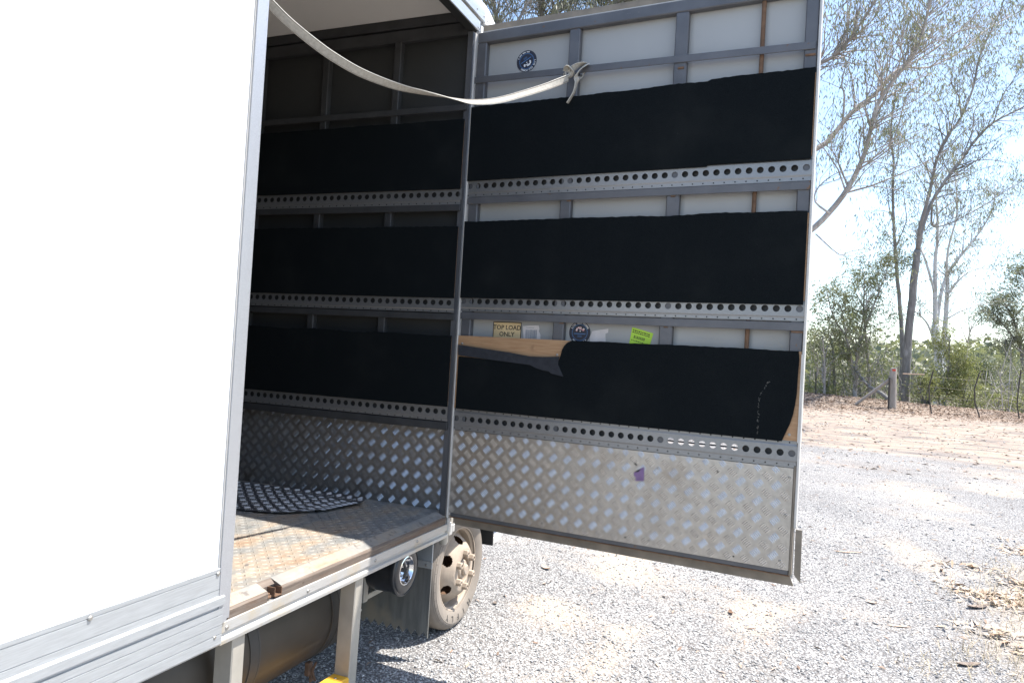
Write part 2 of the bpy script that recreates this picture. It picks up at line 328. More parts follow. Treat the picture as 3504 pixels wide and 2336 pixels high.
def link(name, data, parent=None, **props):
    o = bpy.data.objects.new(name, data); COL.objects.link(o)
    if parent is not None: o.parent = parent
    for k, v in props.items(): o[k] = v
    return o
def thing(name, label, category, loc=(0, 0, 0), group=None):
    o = link(name, None, None, label=label, category=category); o.location = loc; o.empty_display_size = 0.2
    if group: o['group'] = group
    return o
def np_mesh(name, verts, faces, mat, parent=None, **props):
    me = bpy.data.meshes.new(name); k = faces.shape[1]
    me.vertices.add(len(verts)); me.vertices.foreach_set('co', np.ascontiguousarray(verts, dtype=np.float32).ravel())
    me.loops.add(faces.size); me.loops.foreach_set('vertex_index', np.ascontiguousarray(faces, dtype=np.int32).ravel())
    me.polygons.add(len(faces)); me.polygons.foreach_set('loop_start', np.arange(0, faces.size, k, dtype=np.int32))
    me.update(calc_edges=True); me.validate(); me.materials.append(MAT[mat])
    return link(name, me, parent, **props)
def text_mesh(txt, size):
    cu = bpy.data.curves.new('lettering', 'FONT'); cu.body = txt; cu.size = size; cu.align_x = 'CENTER'; cu.resolution_u = 2; cu.offset = size * 0.018
    o = bpy.data.objects.new('lettering', cu); COL.objects.link(o)
    dg = bpy.context.evaluated_depsgraph_get(); me = bpy.data.meshes.new_from_object(o.evaluated_get(dg))
    vs = [tuple(v.co) for v in me.vertices]; fs = [tuple(p.vertices) for p in me.polygons]
    bpy.data.objects.remove(o); bpy.data.curves.remove(cu); bpy.data.meshes.remove(me)
    return vs, fs
def ground_z(x, y):
    if x < 25.5: z = 0.026 * (x - 0.35)
    elif x < 60: z = 0.654 - 0.018 * (x - 25.5)
    else: z = 0.033
    line = 24.1 - 0.03 * (y + 5)                                    # low earth bank along the fence
    z += (0.20 + 0.10 * max(-1, min(1, (y + 6) / 3.0))) * math.exp(-((x - line - 0.6) / 1.0) ** 2)
    if x > 8: z += 0.05 * noise.noise(Vector((x * 0.35, y * 0.35, 0))) * min(1, (x - 8) / 6)
    return z

# ------------------------------------------------------------------ ground
def axis(segs):
    out = []
    for a, b, st in segs: out += list(np.arange(a, b, st))
    return out + [segs[-1][1]]
gx = axis([(-40, -8, 4), (-8, -2, 1), (-2, 8, 0.4), (8, 20, 0.8), (20, 28, 0.22), (28, 60, 4), (60, 200, 20), (200, 1200, 100)])
gy = axis([(-600, -100, 50), (-100, -30, 7), (-30, -12, 1.5), (-12, 3, 0.35), (3, 30, 2.2), (30, 100, 10), (100, 600, 50)])
gv = np.array([(x, y, ground_z(x, y)) for x in gx for y in gy]); ny = len(gy)
gi = np.array([(i * ny + j, (i + 1) * ny + j, (i + 1) * ny + j + 1, i * ny + j + 1) for i in range(len(gx) - 1) for j in range(ny - 1)])
ground = np_mesh('ground', gv, gi, 'ground', kind='structure')
ground.data.polygons.foreach_set('use_smooth', [True] * len(gi))

# ------------------------------------------------------------------ truck
truck = thing('box_truck', 'white box truck with its tall side door swung open over a checker plate floor', 'truck')
FZ = 0.825
# near side panel and its aluminium boards
MB().box(-4.2, -1.705, -0.05, -0.015, 0.957, 3.60).build('side_panel', 'white', truck)
MB().extrude_x([(-0.03, .9605), (-0.052, .9595), (-0.0585, .956), (-0.058, .943), (-0.055, .942), (-0.055, .9405), (-0.058, .9395), (-0.058, .887), (-0.055, .886), (-0.055, .8845), (-0.058, .8835), (-0.058, .864),
                (-0.067, .859), (-0.067, .833), (-0.0565, .8285), (-0.0565, .823), (-0.061, .8205), (-0.061, .799), (-0.0582, .798), (-0.0582, .7965), (-0.061, .7955), (-0.061, .765), (-0.058, .764), (-0.058, .7625), (-0.061, .7615),
                (-0.061, .735), (-0.058, .734), (-0.058, .7325), (-0.061, .7315), (-0.061, .700), (-0.056, .693), (-0.02, .690)], -4.2, -1.691).build('side_board', 'alu', truck)
for x, z in ((-2.191, .942), (-2.66, .942), (-1.723, .941), (-1.722, .729), (-2.2, .729), (-2.7, .729)):
    MB().dome(x, -0.0595, z, 0.008, 0.004).build('screw', 'screw', truck)
# door post at the near edge of the opening
MB().extrude_x([(-0.060, .768), (-0.060, 3.60), (0.012, 3.60), (0.012, .768)], -1.712, -1.672).build('door_post', 'alu_clean', truck)
MB().box(-1.672, -1.650, -0.0535, 0.012, .772, 3.60, 0.003).build('door_post_return', 'alu_clean', truck)
MB().box(-1.7165, -1.712, -0.055, -0.015, .958, 3.60).build('panel_edge_bead', 'seal', truck)
# sill rail under the opening
MB().extrude_x([(-0.02, .7635), (-0.049, .7635), (-0.0512, .762), (-0.0515, .752), (-0.0515, .729), (-0.045, .725), (-0.043, .718), (-0.045, .712), (-0.0545, .706), (-0.056, .700), (-0.055, .6895), (-0.02, .688)], -1.690, 0.018).build('sill_rail', 'sill', truck)
for x, z in ((-1.658, .740), (-1.218, .7405), (-.724, .7405), (-.327, .7405)): MB().dome(x, -0.052, z, 0.0085, 0.004).build('screw', 'screw', truck)
# rusty step edge of the floor, with a torn latch slot
lp = [(-0.046, .764), (-0.049, .794), (-0.042, .8035), (-0.02, .8125), (0.010, .8245), (0.010, .764)]
b = MB(); b.extrude_x(lp, -1.650, -1.452); b.extrude_x(lp, -1.374, 0.0); b.extrude_x([(-0.010, .764), (-0.012, .806), (0.010, .8245), (0.010, .764)], -1.452, -1.374)
for k_ in (2, 3, 10, 11): b.mi[k_] = 1
b.build('floor_edge', ['lip', 'floor'], truck)
b = MB(); b.box(-1.414, -1.377, -0.049, -0.0125, .7715, .775); b.box(-1.415, -1.411, -0.047, -0.012, .775, .806); b.box(-1.377, -1.374, -0.048, -0.012, .775, .80)
for k in range(7):
    a = random.uniform(-1.45, -1.415); b.box(a, a + random.uniform(.008, .02), -0.05 + random.uniform(-.004, .012), -0.03, .772, .772 + random.uniform(.006, .026), 0.002, Matrix.Translation((0, 0, 0)) @ Matrix.Rotation(random.uniform(-.012, .012), 4, 'X'))
b.build('torn_latch_slot', 'rust', truck)
MB().box(-1.411, -1.377, -0.0120, -0.0105, .775, .806).build('latch_slot_back', 'hole', truck)  # near-black sheet, the slot's shade put into its colour
# floor sheet with raised lugs
MB().box(-4.2, 0.06, 0.010, 2.42, FZ - 0.03, FZ).build('floor', 'floor', truck); FLOOR = COL.objects['floor']
def lens(mb_v, mb_f, c, u, v, n, L, W, H):
    o = len(mb_v); c, u, v, n = map(np.array, (c, u, v, n))
    P = [c - u * L, c + u * L, c - u * L * .45 - v * W, c + u * L * .45 - v * W, c - u * L * .45 + v * W, c + u * L * .45 + v * W, c - u * L * .5 + n * H, c + u * L * .5 + n * H]
    mb_v += [tuple(p) for p in P]; mb_f += [tuple(i + o for i in f) for f in ((0, 2, 6, 6), (0, 6, 4, 4), (1, 7, 3, 3), (1, 5, 7, 7), (2, 3, 7, 6), (4, 6, 7, 5))]
def lens_mesh(name, vs, fs, mat, parent):
    me = bpy.data.meshes.new(name); me.from_pydata(vs, [], [tuple(dict.fromkeys(f)) for f in fs]); me.materials.append(MAT[mat]); me.update()
    return link(name, me, parent, kind='stuff')
vs, fs = [], []; q = math.sqrt(.5)
for i in range(-1, 46):
    for j in range(0, 48):
        x = -1.66 + i * .0365; y = 0.03 + j * .0365
        if x > 0.04: continue
        u, v = ((q, q, 0), (-q, q, 0)) if (i + j) % 2 else ((q, -q, 0), (q, q, 0))
        lens(vs, fs, (x, y, FZ), u, v, (0, 0, 1), .0145, .0045, .0024)
lens_mesh('floor_lugs', vs, fs, 'floor', FLOOR)
# enclosure of the body
MB().box(-4.2, 0.055, 0.0, 2.42, 3.665, 3.69).build('ceiling', 'ceiling', truck)
MB().box(-4.2, 0.055, 2.42, 2.47, .70, 3.70).build('far_wall', 'inner', truck)
MB().box(-4.24, -4.2, -0.05, 2.47, .70, 3.70).build('rear_wall', 'inner', truck)
MB().box(-4.2, -1.712, -0.0145, -0.005, FZ, 3.60).build('inner_lining', 'inner', truck)
MB().box(0.075, 1.30, -0.048, -0.02, .80, 3.60).build('front_side_panel', 'white', truck)
MB().box(1.30, 1.33, -0.048, 2.47, .80, 3.60).build('front_panel', 'white', truck)
# roof rail and rounded roof
MB().box(-4.2, 0.035, -0.048, 0.004, 3.546, 3.664).build('header_beam', 'inner', truck)
MB().extrude_x([(-0.049, 3.5455), (-0.056, 3.547), (-0.056, 3.604), (-0.049, 3.608)], -4.2, 0.045).build('roof_rail', 'alu', truck)
MB().extrude_x([(-0.0485, 3.609), (-0.0485, 3.622), (-0.02, 3.622), (-0.02, 3.609)], -4.2, 0.05).build('roof_rail_groove', 'tan', truck)
cap = [(-0.049, 3.622), (-0.062, 3.624), (-0.062, 3.667), (-0.060, 3.6685), (-0.058, 3.690), (-0.050, 3.722), (-0.030, 3.760), (0.0, 3.792), (0.05, 3.815), (0.12, 3.825), (2.42, 3.825), (2.42, 3.70), (0.0, 3.70)]
MB().extrude_x(cap, -4.2, 0.098).build('roof_cap', 'alu', truck)
b = MB(); n = len(cap); vs = []
for k in range(9):
    a = k / 8 * math.pi / 2; x = 0.104 + 0.33 * math.sin(a); sh = 1 - math.cos(a)
    for (y, z) in cap: vs.append((x, y + sh * 0.10 + (0.003 if k == 0 else 0), 3.622 + (z - 3.622) * (1 - 0.45 * sh) - 0.002))
fs = [(r * n + i, r * n + (i + 1) % n, (r + 1) * n + (i + 1) % n, (r + 1) * n + i) for r in range(8) for i in range(n)] + [tuple(range(n))[::-1], tuple(range(8 * n, 9 * n))]
b.add(vs, fs).build('roof_corner', 'white', truck, smooth=40)
for x, z in ((-.02, 3.648), (-.13, 3.648), (.075, 3.648), (.125, 3.645)): MB().dome(x, -0.0625, z, 0.006, 0.003).build('roof_rivet', 'screw', truck)

# ---- lining panels shared by the transverse wall and the door -------------
def rail(parent, s_list, zc, s0, s1, z_top, z_bot, mat='galv', name='cargo_rail', top_flange=True, gap=None):
    """round-hole load rail: raised web with a row of real holes, flanges above and below"""
    b = MB(); wz = 0.033; fl = 0.006; R = 0.0155; N = 16; th = 0.003
    for s in s_list:
        h = 0.025; ring = []; sq = []; back = []
        for k in range(N):
            a = 2 * math.pi * (k + .5) / N; c_, s_ = math.cos(a), math.sin(a); m = max(abs(c_), abs(s_) * h / 0.025)
            ring.append((s + R * c_, 0, zc + R * s_)); back.append((s + R * c_, th, zc + R * s_))
            kx = min(h / max(1e-6, abs(c_)), wz / max(1e-6, abs(s_))); sq.append((s + c_ * kx, 0, zc + s_ * kx))
        b.add(ring + sq + back, [(k, (k + 1) % N, N + (k + 1) % N, N + k) for k in range(N)] + [((k + 1) % N, k, 2 * N + k, 2 * N + (k + 1) % N) for k in range(N)])
        for sx in (-1, 1):                                     # corners left between the ring squares
            for sz in (-1, 1):
                k0 = min(range(N), key=lambda k: -(sx * sq[k][0] * 0 + (1 if (sq[k][0] - s) * sx > h - 1e-6 else 0) * sz * (sq[k][2] - zc)))
                k1 = min(range(N), key=lambda k: -((1 if (sq[k][2] - zc) * sz > wz - 1e-6 else 0) * sx * (sq[k][0] - s)))
                b.add([sq[k0], (s + sx * h, 0, zc + sz * wz), sq[k1]], [(0, 1, 2)])
    a0, a1 = min(s_list) - .025, max(s_list) + .025
    for (e0, e1) in ((s0, a0), (a1, s1)):
        if e1 - e0 > 0.001: b.add([(e0, 0, zc - wz), (e1, 0, zc - wz), (e1, 0, zc + wz), (e0, 0, zc + wz)], [(0, 1, 2, 3)])
    for sg, zz in ((-1, z_bot), (1, z_top)):
        if sg > 0 and not top_flange:
            b.add([(s0, 0, zc + wz), (s1, 0, zc + wz), (s1, fl, zc + wz + .006), (s0, fl, zc + wz + .006)], [(0, 1, 2, 3)]); continue
        z1 = zc + sg * wz; z2 = z1 + sg * 0.008
        b.add([(s0, 0, z1), (s1, 0, z1), (s1, fl - .003, z2), (s0, fl - .003, z2)], [(0, 1, 2, 3)])
        b.add([(s0, fl - .003, z2), (s1, fl - .003, z2), (s1, fl - .003, zz), (s0, fl - .003, zz), (s0, fl, zz), (s1, fl, zz)], [(0, 1, 2, 3), (3, 2, 5, 4)])
    b.cur = 1
    for s in s_list:
        for zz, on in (((z_bot + zc - wz - .007) / 2, True), ((z_top + zc + wz + .007) / 2, top_flange)):
            if on: b.disc(s - .012, fl - .0036, zz, 0.0036, 8)  # flange holes are flat discs, their shade painted black
        if not (gap and gap[0] < s < gap[1]): b.cur = 2; b.add([(s - .025, .026, zc - .03), (s + .025, .026, zc - .03), (s + .025, .026, zc + .03), (s - .025, .026, zc + .03)], [(0, 1, 2, 3)]); b.cur = 1  # channel back coloured dark to paint the shade inside the holes
    return b.build(name, [mat, 'hole', 'frame_shaded'], parent)
def carpet_strip(parent, s0, s1, z0, z1, o0, o1, seed, step=None):
    r = random.Random(seed); n = int((s1 - s0) / 0.02); b = MB(); tp = []
    for i in range(n + 1):
        s = s0 + (s1 - s0) * i / n; z = z1 + 0.006 * noise.noise(Vector((s * 4, seed, 0))) + r.uniform(-.0016, .0016)
        if step and s > step[0]: z += step[1]
        tp.append((s, z))
    poly = [(s1, z0 + (step[2] if step else 0))] + ([(step[0], z0 + step[2]), (step[0], z0)] if step else []) + [(s0, z0)] + tp
    return b.prism(poly, o0, o1).build('carpet_panel', 'carpet', parent)
def tread_bars(parent, s0, s1, z0, z1, off, mat, ph_s, ph_z, pitch=.0785, name='tread_bars'):
    vs, fs = [], []
    for i in range(-2, int((s1 - s0) / pitch) + 4):
        for j in range(-2, int((z1 - z0) / pitch) + 4):
            for kind in (0, 1):
                cs = s0 + (i + ph_s + .5 * kind) * pitch; cz = z0 + (j + ph_z + .5 * kind) * pitch
                u, v = ((q, 0, -q), (q, 0, q)) if kind == 0 else ((q, 0, q), (-q, 0, q))
                for k in range(-2, 3):
                    c = (cs + v[0] * k * .0088, off, cz + v[2] * k * .0088)
                    if s0 + .006 < c[0] < s1 - .006 and z0 + .006 < c[2] < z1 - .006:
                        lens(vs, fs, c, u, v, (0, -1, 0), .0185, .0028, .0018)
    return lens_mesh(name, vs, fs, mat, parent)

# ---- transverse wall at the end of the opening ---------------------------
wall = MB().box(-2.42, 0.022, 0.058, 0.072, FZ, 3.70).build('bulkhead_wall', 'inner', truck)
wall.matrix_world = Matrix(((0, 1, 0, 0), (-1, 0, 0, 0), (0, 0, 1, 0), (0, 0, 0, 1)))
MB().box(-2.42, .02, .012, .057, 3.608, 3.664, .003).build('ceiling_beam', 'frame_shaded', wall)
MB().box(-2.42, .02, .020, .057, 3.53, 3.600, .003).build('top_beam', 'frame_shaded', wall)
for s in (-.455, -.96, -1.46, -1.96):
    MB().box(s - .026, s + .020, .014, .057, 1.33, 3.53, .004).build('wall_stud', 'frame_shaded', wall)
for z0, z1 in ((3.088, 3.122), (2.517, 2.553), (1.900, 1.936)): MB().box(-2.42, .018, .002, .0135, z0, z1, .002).build('flat_bar', 'frame_shaded', wall)
MB().box(-2.42, .018, .004, .05, 1.283, 1.327, .003).build('lower_beam', 'frame_shaded', wall)
ws = [-.05 * k for k in range(0, 47)]
rail(wall, ws, 2.610, -2.40, .018, 2.667, 2.553); rail(wall, [s - .0152 for s in ws], 1.996, -2.40, .018, 2.053, 1.942); rail(wall, [s - .0075 for s in ws], 1.384, -2.40, .018, 1.441, 1.332)
carpet_strip(wall, -2.40, .018, 2.638, 3.032, -.012, -.004, 1); carpet_strip(wall, -2.40, .018, 2.022, 2.426, -.012, -.004, 2); carpet_strip(wall, -2.40, .018, 1.414, 1.811, -.012, -.004, 3)
for z0, z1 in ((2.64, 3.025), (2.025, 2.42), (1.417, 1.805)): MB().box(-2.40, .016, -.0038, .0018, z0, z1).build('backing_board', 'ply', wall)
MB().box(-2.42, .018, .050, .0575, FZ + .001, 1.281).build('tread_plate', 'tread_dirty', wall)
tread_bars(wall, -2.0, .018, FZ, 1.281, .0499, 'bar_dirty', .2, .3)
# hinge post with its pale edge strip
MB().box(-.006, .03, .018, .044, FZ - .02, 3.545, .003).build('hinge_post', 'frame', wall)
b = MB()
b.tube([(.047, .03, .795), (.047, .03, .70)], .012, 10); b.box(.030, .058, .02, .05, .71, .765, .003); b.box(.035, .052, .045, .085, .690, .75, .004); b.box(.03, .05, .09, .12, .70, .745, .004)
b.build('lower_hinge', 'sill', wall)
MB().box(.022, .072, -.050, .0, .700, .764, .003).build('hinge_bracket', 'sill', truck); MB().box(.074, .105, -.044, .0, .715, .79, .004).build('hinge_plate', 'leg', truck)
b = MB(); b.tube([(.040, -.02, .705), (.040, -.02, .655), (.040, -.02, .640)], [.026, .026, .018], 14); b.build('hinge_stop', 'leg', truck, smooth=40)
b = MB(); b.tube([(.048, .03, 3.55), (.048, .03, 3.60)], .010, 8); b.box(.036, .056, .012, .05, 3.553, 3.566, .002); b.build('upper_hinge', 'alu', wall)

# ---- the open door ---------------------------------------------------------
TH = math.radians(-4.286443)
door = MB()
door.box(0, 1.775, .050, .060, .790, 1.332); door.box(0, 1.775, .050, .060, 1.372, 3.545)
door.box(0, 1.118, .050, .060, 1.332, 1.372); door.box(1.545, 1.775, .050, .060, 1.332, 1.372)
door = door.build('side_door', 'liner', truck)
door.matrix_world = Matrix(((math.sin(TH), math.cos(TH), 0, 0.00745), (-math.cos(TH), math.sin(TH), 0, -0.07153), (0, 0, 1, 0), (0, 0, 0, 1)))
MB().box(1.118, 1.545, .046, .050, 1.346, 1.3535).build('slot_bar', 'frame', door)
MB().box(-.012, 1.772, .006, .049, 3.466, 3.527, .005).build('top_rail', 'frame', door)
for s0, s1, z0 in ((-.012, .048, .846), (.546, .606, 1.29), (1.112, 1.176, 1.29), (1.714, 1.772, .846)):
    MB().box(s0, s1, .0065, .0485, z0, 3.4655, .005).build('stud', 'frame', door)
MB().tube([(1.526, .030, 1.29), (1.526, .030, 3.465)], .0105, 10).build('rusty_rod', 'rust', door, smooth=60)
MB().box(-.014, 1.764, -.001, .0060, 3.2185, 3.254, .0015, Matrix.Rotation(0.0, 4, 'X')).build('flat_bar', 'frame', door); bar1 = COL.objects['flat_bar.003']
bar1.rotation_euler = (0, 0.0224, 0); bar1.location = (-3.2365 * 0.0224, 0, 0.0185)
MB().box(-.012, 1.770, -.001, .0060, 2.553, 2.591, .0015).build('flat_bar', 'frame', door); MB().box(-.012, 1.775, -.001, .0060, 1.909, 1.947, .0015).build('flat_bar', 'frame', door)
beads = []
for s in (.585, 1.135): beads += [(s, s + .022, .000, .012, 2.546, 2.552), (s, s + .03, .001, .012, 3.205 - (s - .0) * .0224, 3.215 - s * .0224), (s, s + .02, .001, .012, 1.902, 1.908)]
beads += [(1.72, 1.775, .001, .012, 1.900, 1.908), (1.72, 1.765, .001, .012, 3.168, 3.178)]
for q_ in beads: MB().box(*q_, .001).build('weld_bead', 'rust', door)
ds = [.05 * k for k in range(36)]
rail(door, ds, 2.653, -.018, 1.772, 2.717, 2.5935); rail(door, [s + .0019 for s in ds], 2.0085, -.018, 1.772, 2.06, 1.953); rail(door, ds, 1.355, -.018, 1.770, 1.411, 1.291, gap=(1.11, 1.54))
carpet_strip(door, -.016, 1.768, 2.682, 3.097, -.012, -.004, 5, (1.304, .010, .008)); carpet_strip(door, -.016, 1.766, 2.0265, 2.453, -.012, -.004, 6)
for z0, z1 in ((2.705, 3.085), (2.045, 2.445)): MB().box(-.012, 1.771, -.0038, -.0015, z0, z1).build('backing_board', 'ply', door)
MB().box(-.016, 1.770, -.0038, -.0015, 1.412, 1.816).build('backing_board', 'ply', door)
r = random.Random(4)
poly = [(1.705, 1.4065), (-.004, 1.410), (-.004, 1.700), (.2, 1.692), (.44, 1.690), (.595, 1.700), (.606, 1.735), (.612, 1.762), (.622, 1.785), (.638, 1.803), (.664, 1.817)]
poly += [(.70 + i * .02, 1.818 + .004 * noise.noise(Vector((i * .09, 3, 1))) + r.uniform(-.0012, .0012)) for i in range(53)]
poly += [(1.758, 1.817), (1.762, 1.78), (1.7595, 1.70), (1.7585, 1.625), (1.754, 1.575), (1.748, 1.532), (1.737, 1.49), (1.723, 1.453)]
MB().prism(poly, -.0125, -.004).build('carpet_panel', 'carpet', door, label='torn black carpet panel peeling off its plywood')
MB().prism([(-.008, 1.764), (.10, 1.755), (.30, 1.738), (.436, 1.722), (.52, 1.724), (.600, 1.730), (.596, 1.690), (.629, 1.628), (.56, 1.640), (.548, 1.650), (.508, 1.654), (.47, 1.664), (.438, 1.677), (.2, 1.692), (-.004, 1.706)], -.017, -.0128).build('torn_carpet_flap', 'flap', door)
b = MB(); rr = random.Random(11)
for i in range(80):
    z = 1.42 + rr.random() ** 0.8 * .25; s = 1.598 + (max(0, z - 1.60) * .55) + rr.gauss(0, .0022)
    w = rr.uniform(.0008, .0022); b.add([(s, -.0128, z), (s + w, -.0128, z), (s + w, -.0128, z + w * 1.8), (s, -.0128, z + w * 1.8)], [(0, 1, 2, 3)])
b.build('worn_carpet_crease', 'flapr', door, kind='stuff')
MB().box(1.7705, 1.7745, -.012, .0, 1.405, 1.803).build('board_edge', 'seal', door)
MB().box(1.7725, 1.784, -.004, .058, 1.022, 3.545, .002).build('door_edge_strip', 'seal', door)
MB().box(-.0245, -.016, -.010, .010, .80, 3.522, .002).build('hinge_edge_strip', 'seal', door)
MB().box(-.002, 1.774, .044, .0495, 3.5275, 3.582).build('top_lip', 'tan', door)
MB().box(.02, 1.774, .010, .044, 3.527, 3.531).build('top_rail_edge', 'seal', door)
MB().box(-.012, 1.760, .012, .0495, .806, .8455, .003).build('bottom_rail', 'frame', door, label='rust-stained steel rail along the bottom of the door')
MB().prism([(.004, .756), (1.782, .752), (1.760, .805), (-.01, .805)], .052, .047).build('bottom_lip', 'tan', door)
MB().box(-.012, 1.765, .013, .047, .8005, .8055).build('bottom_rail_edge', 'rust', door)
MB().prism([(1.784, .815), (1.812, .783), (1.809, 1.017), (1.782, 1.017)], .002, .008).build('corner_flap', 'tan', door)
MB().box(1.7615, 1.7725, .000, .040, .808, 1.30, .002).build('plate_edge_angle', 'tan', door)
MB().box(-.018, 1.760, .0035, .0115, .829, 1.288).build('tread_plate', 'tread', door)
tread_bars(door, -.018, 1.760, .829, 1.288, .0034, 'bar_top', (.0425 + .018) / .0785 % 1, (.965 - .829) / .0785 % 1)
for s, z in ((1.146, 1.215), (1.745, 1.245), (1.735, 1.075), (1.722, .866), (1.12, .857), (.55, .857)): MB().dome(s, .003, z, .0065, .002).build('screw', 'screw', door)
for s, z in ((1.03, 1.223), (1.037, 1.218), (1.43, 1.232), (1.52, .852), (.245, .860), (1.0, .856)): MB().disc(s, .0013, z, .004, 8).build('painted_hole', 'hole', door)  # flat discs, black paint stands for the shade in a hole
for s, z in ((.583, 1.738), (.01, 1.772), (1.735, 1.438)): MB().dome(s, -.004, z, .007, .002).build('screw', 'screw', door)
for s, z in ((1.752, 1.30), (1.752, 2.61), (1.752, 1.966), (.83, 1.3), (.6, 1.966), (1.16, 1.966), (.56, 2.62), (1.15, 2.62), (.005, 2.607), (.005, 1.967)): MB().dome(s, .010, z, .006, .003).build('screw', 'screw', door)
MB().prism([(1.026, 1.180), (1.050, 1.197), (1.076, 1.214), (1.078, 1.180), (1.079, 1.144), (1.060, 1.143), (1.034, 1.139), (1.040, 1.156), (1.030, 1.160)], .0008, .0014).build('purple_sticker', 'purple', door)
MB().prism([(1.028, 1.181), (1.048, 1.196), (1.062, 1.2035), (1.050, 1.186)], .0004, .0007).build('sticker_tear', 'ink', door)
# stickers and labels on the white liner between the studs
def round_sticker(cx, cz, rad, rot, top_text):
    o = .0485; b = MB()
    def ring(r0, r1, off, mat, n=40):
        b.cur = mat; v = [(cx + r * math.cos(2 * math.pi * k / n), off, cz + r * math.sin(2 * math.pi * k / n)) for r in (r0, r1) for k in range(n)]
        b.add(v, [(k, (k + 1) % n, n + (k + 1) % n, n + k) for k in range(n)])
    b.cur = 0; b.disc(cx, o, cz, rad, 48); ring(rad * .70, rad * .735, o - .0003, 2); ring(rad * .66, rad * .675, o - .0003, 2)
    def arc(txt, a0, a1, rr, size, flip=False):
        b.cur = 1
        for i, ch in enumerate(txt):
            if ch == ' ': continue
            a = a0 + (a1 - a0) * i / (len(txt) - 1); v, f = text_mesh(ch, size); c_, s_ = math.cos(a - math.pi / 2), math.sin(a - math.pi / 2)
            b.add([(cx + rr * math.cos(a) + x * c_ - y * s_, o - .0004, cz + rr * math.sin(a) + x * s_ + y * c_) for x, y, _ in v], f)
    arc(top_text, rot + math.radians(152), rot + math.radians(28), rad * .765, rad * .24)
    b.cur = 1
    for k in range(13):                                              # tiny print round the lower edge
        a = rot + math.radians(-132 + 7 * k); c_, s_ = math.cos(a + math.pi / 2), math.sin(a + math.pi / 2); px, pz = cx + rad * .85 * math.cos(a), cz + rad * .85 * math.sin(a)
        if k % 4 == 3: continue
        w, h = rad * .04, rad * .05; b.add([(px + c_ * u - s_ * v, o - .0004, pz + s_ * u + c_ * v) for u, v in ((-w, -h), (w, -h), (w, h), (-w, h))], [(0, 1, 2, 3)])
    C_, S_ = math.cos(rot), math.sin(rot)
    def quad(u0, u1, v0, v1, mat):
        b.cur = mat; b.add([(cx + (u * C_ - v * S_) * rad, o - .0005, cz + (u * S_ + v * C_) * rad) for u, v in ((u0, v0), (u1, v0), (u1, v1), (u0, v1))], [(0, 1, 2, 3)])
    quad(-.54, .54, -.14, -.07, 2)
    for v in (-.28, -.38): quad(-.2, .2, v, v + .035, 2)
    b.cur = 1; rr = random.Random(3)
    for k in range(20):                                              # loose rounded strokes of the emblem
        a = math.radians(70 + 220 * k / 19) if k < 12 else rr.uniform(0, 6.28); p = (.10 + .30 * math.cos(a) - .1, .22 + .22 * math.sin(a)) if k < 12 else (rr.uniform(.0, .4), rr.uniform(.08, .4))
        b.cur = (3 if k % 2 else 1); rw = rad * rr.uniform(.05, .09)
        X_, Z_ = cx + (p[0] * C_ - p[1] * S_) * rad, cz + (p[0] * S_ + p[1] * C_) * rad; b.disc(X_, o - .0006 - k * .00001, Z_, rw, 7)
    return b
round_sticker(.282, 3.345, .0605, math.radians(208), 'LIVE GLO WORMS').build('round_sticker', ['navy', 'stwhite', 'blue', 'stwhite'], door, label='round navy sticker stuck upside down near the top of the door')
round_sticker(.683, 1.862, .0595, 0, 'LIVE GLO WORMS').build('round_sticker', ['navy', 'stwhite', 'blue', 'pink'], door, label='round navy sticker with a pink emblem above the torn carpet')
b = MB(); b.cur = 1; b.box(.172, .345, .0478, .0485, 1.79, 1.904); b.cur = 0; b.box(.1765, .3405, .0472, .0477, 1.79, 1.8995); b.cur = 1
for txt, z in (('TOP LOAD', 1.8615), ('ONLY', 1.825)):
    v, f = text_mesh(txt, .0345); b.add([(.2585 + x, .0468, z + y) for x, y, _ in v], f)
b.build('top_load_sign', ['amber', 'ink'], door, label='faded amber sign reading TOP LOAD ONLY')
b = MB(); b.cur = 0; b.prism([(.353, 1.884), (.40, 1.889), (.446, 1.892), (.452, 1.872), (.449, 1.86), (.460, 1.84), (.462, 1.80), (.363, 1.80)], .0478, .0484); b.cur = 1
for k in range(17): x = .371 + k * .0041; w = random.uniform(.0012, .0032); b.box(x, x + w, .0472, .0476, 1.806, 1.866 + .001 * math.sin(k))
b.box(.372, .42, .0473, .0476, 1.876, 1.878)
b.build('barcode_label', ['paper', 'greyink'], door, label='torn white label with a faded barcode')
MB().prism([(.742, 1.80), (.742, 1.842), (.752, 1.872), (.79, 1.880), (.838, 1.888), (.838, 1.868), (.824, 1.862), (.829, 1.80)], .0478, .0484).build('torn_label', 'paper', door)
b = MB(); b.cur = 0; b.prism([(.950, 1.80), (.964, 1.9005), (1.074, 1.873), (1.056, 1.80)], .0478, .0484)
C_, S_ = math.cos(-.247), math.sin(-.247); b.cur = 1
def lq(u0, u1, v0, v1):
    b.add([(.966 + u * C_ - v * S_, .0475, 1.898 + u * S_ + v * C_) for u, v in ((u0, v0), (u1, v0), (u1, v1), (u0, v1))], [(0, 1, 2, 3)])
rr = random.Random(8)
for row in range(2):
    u = .006
    while u < .098: w = rr.uniform(.004, .011); lq(u, min(u + w, .1), -.013 - row * .0095, -.0075 - row * .0095); u += w + .003
for k in range(14): lq(.020 + k * .0042, .020 + k * .0042 + rr.uniform(.001, .003), -.049, -.034)
u = .01
while u < .07: w = rr.uniform(.004, .01); lq(u, u + w, -.062, -.058); u += w + .003
b.build('lime_label', ['lime', 'ink'], door, label='lime green tag with a barcode')
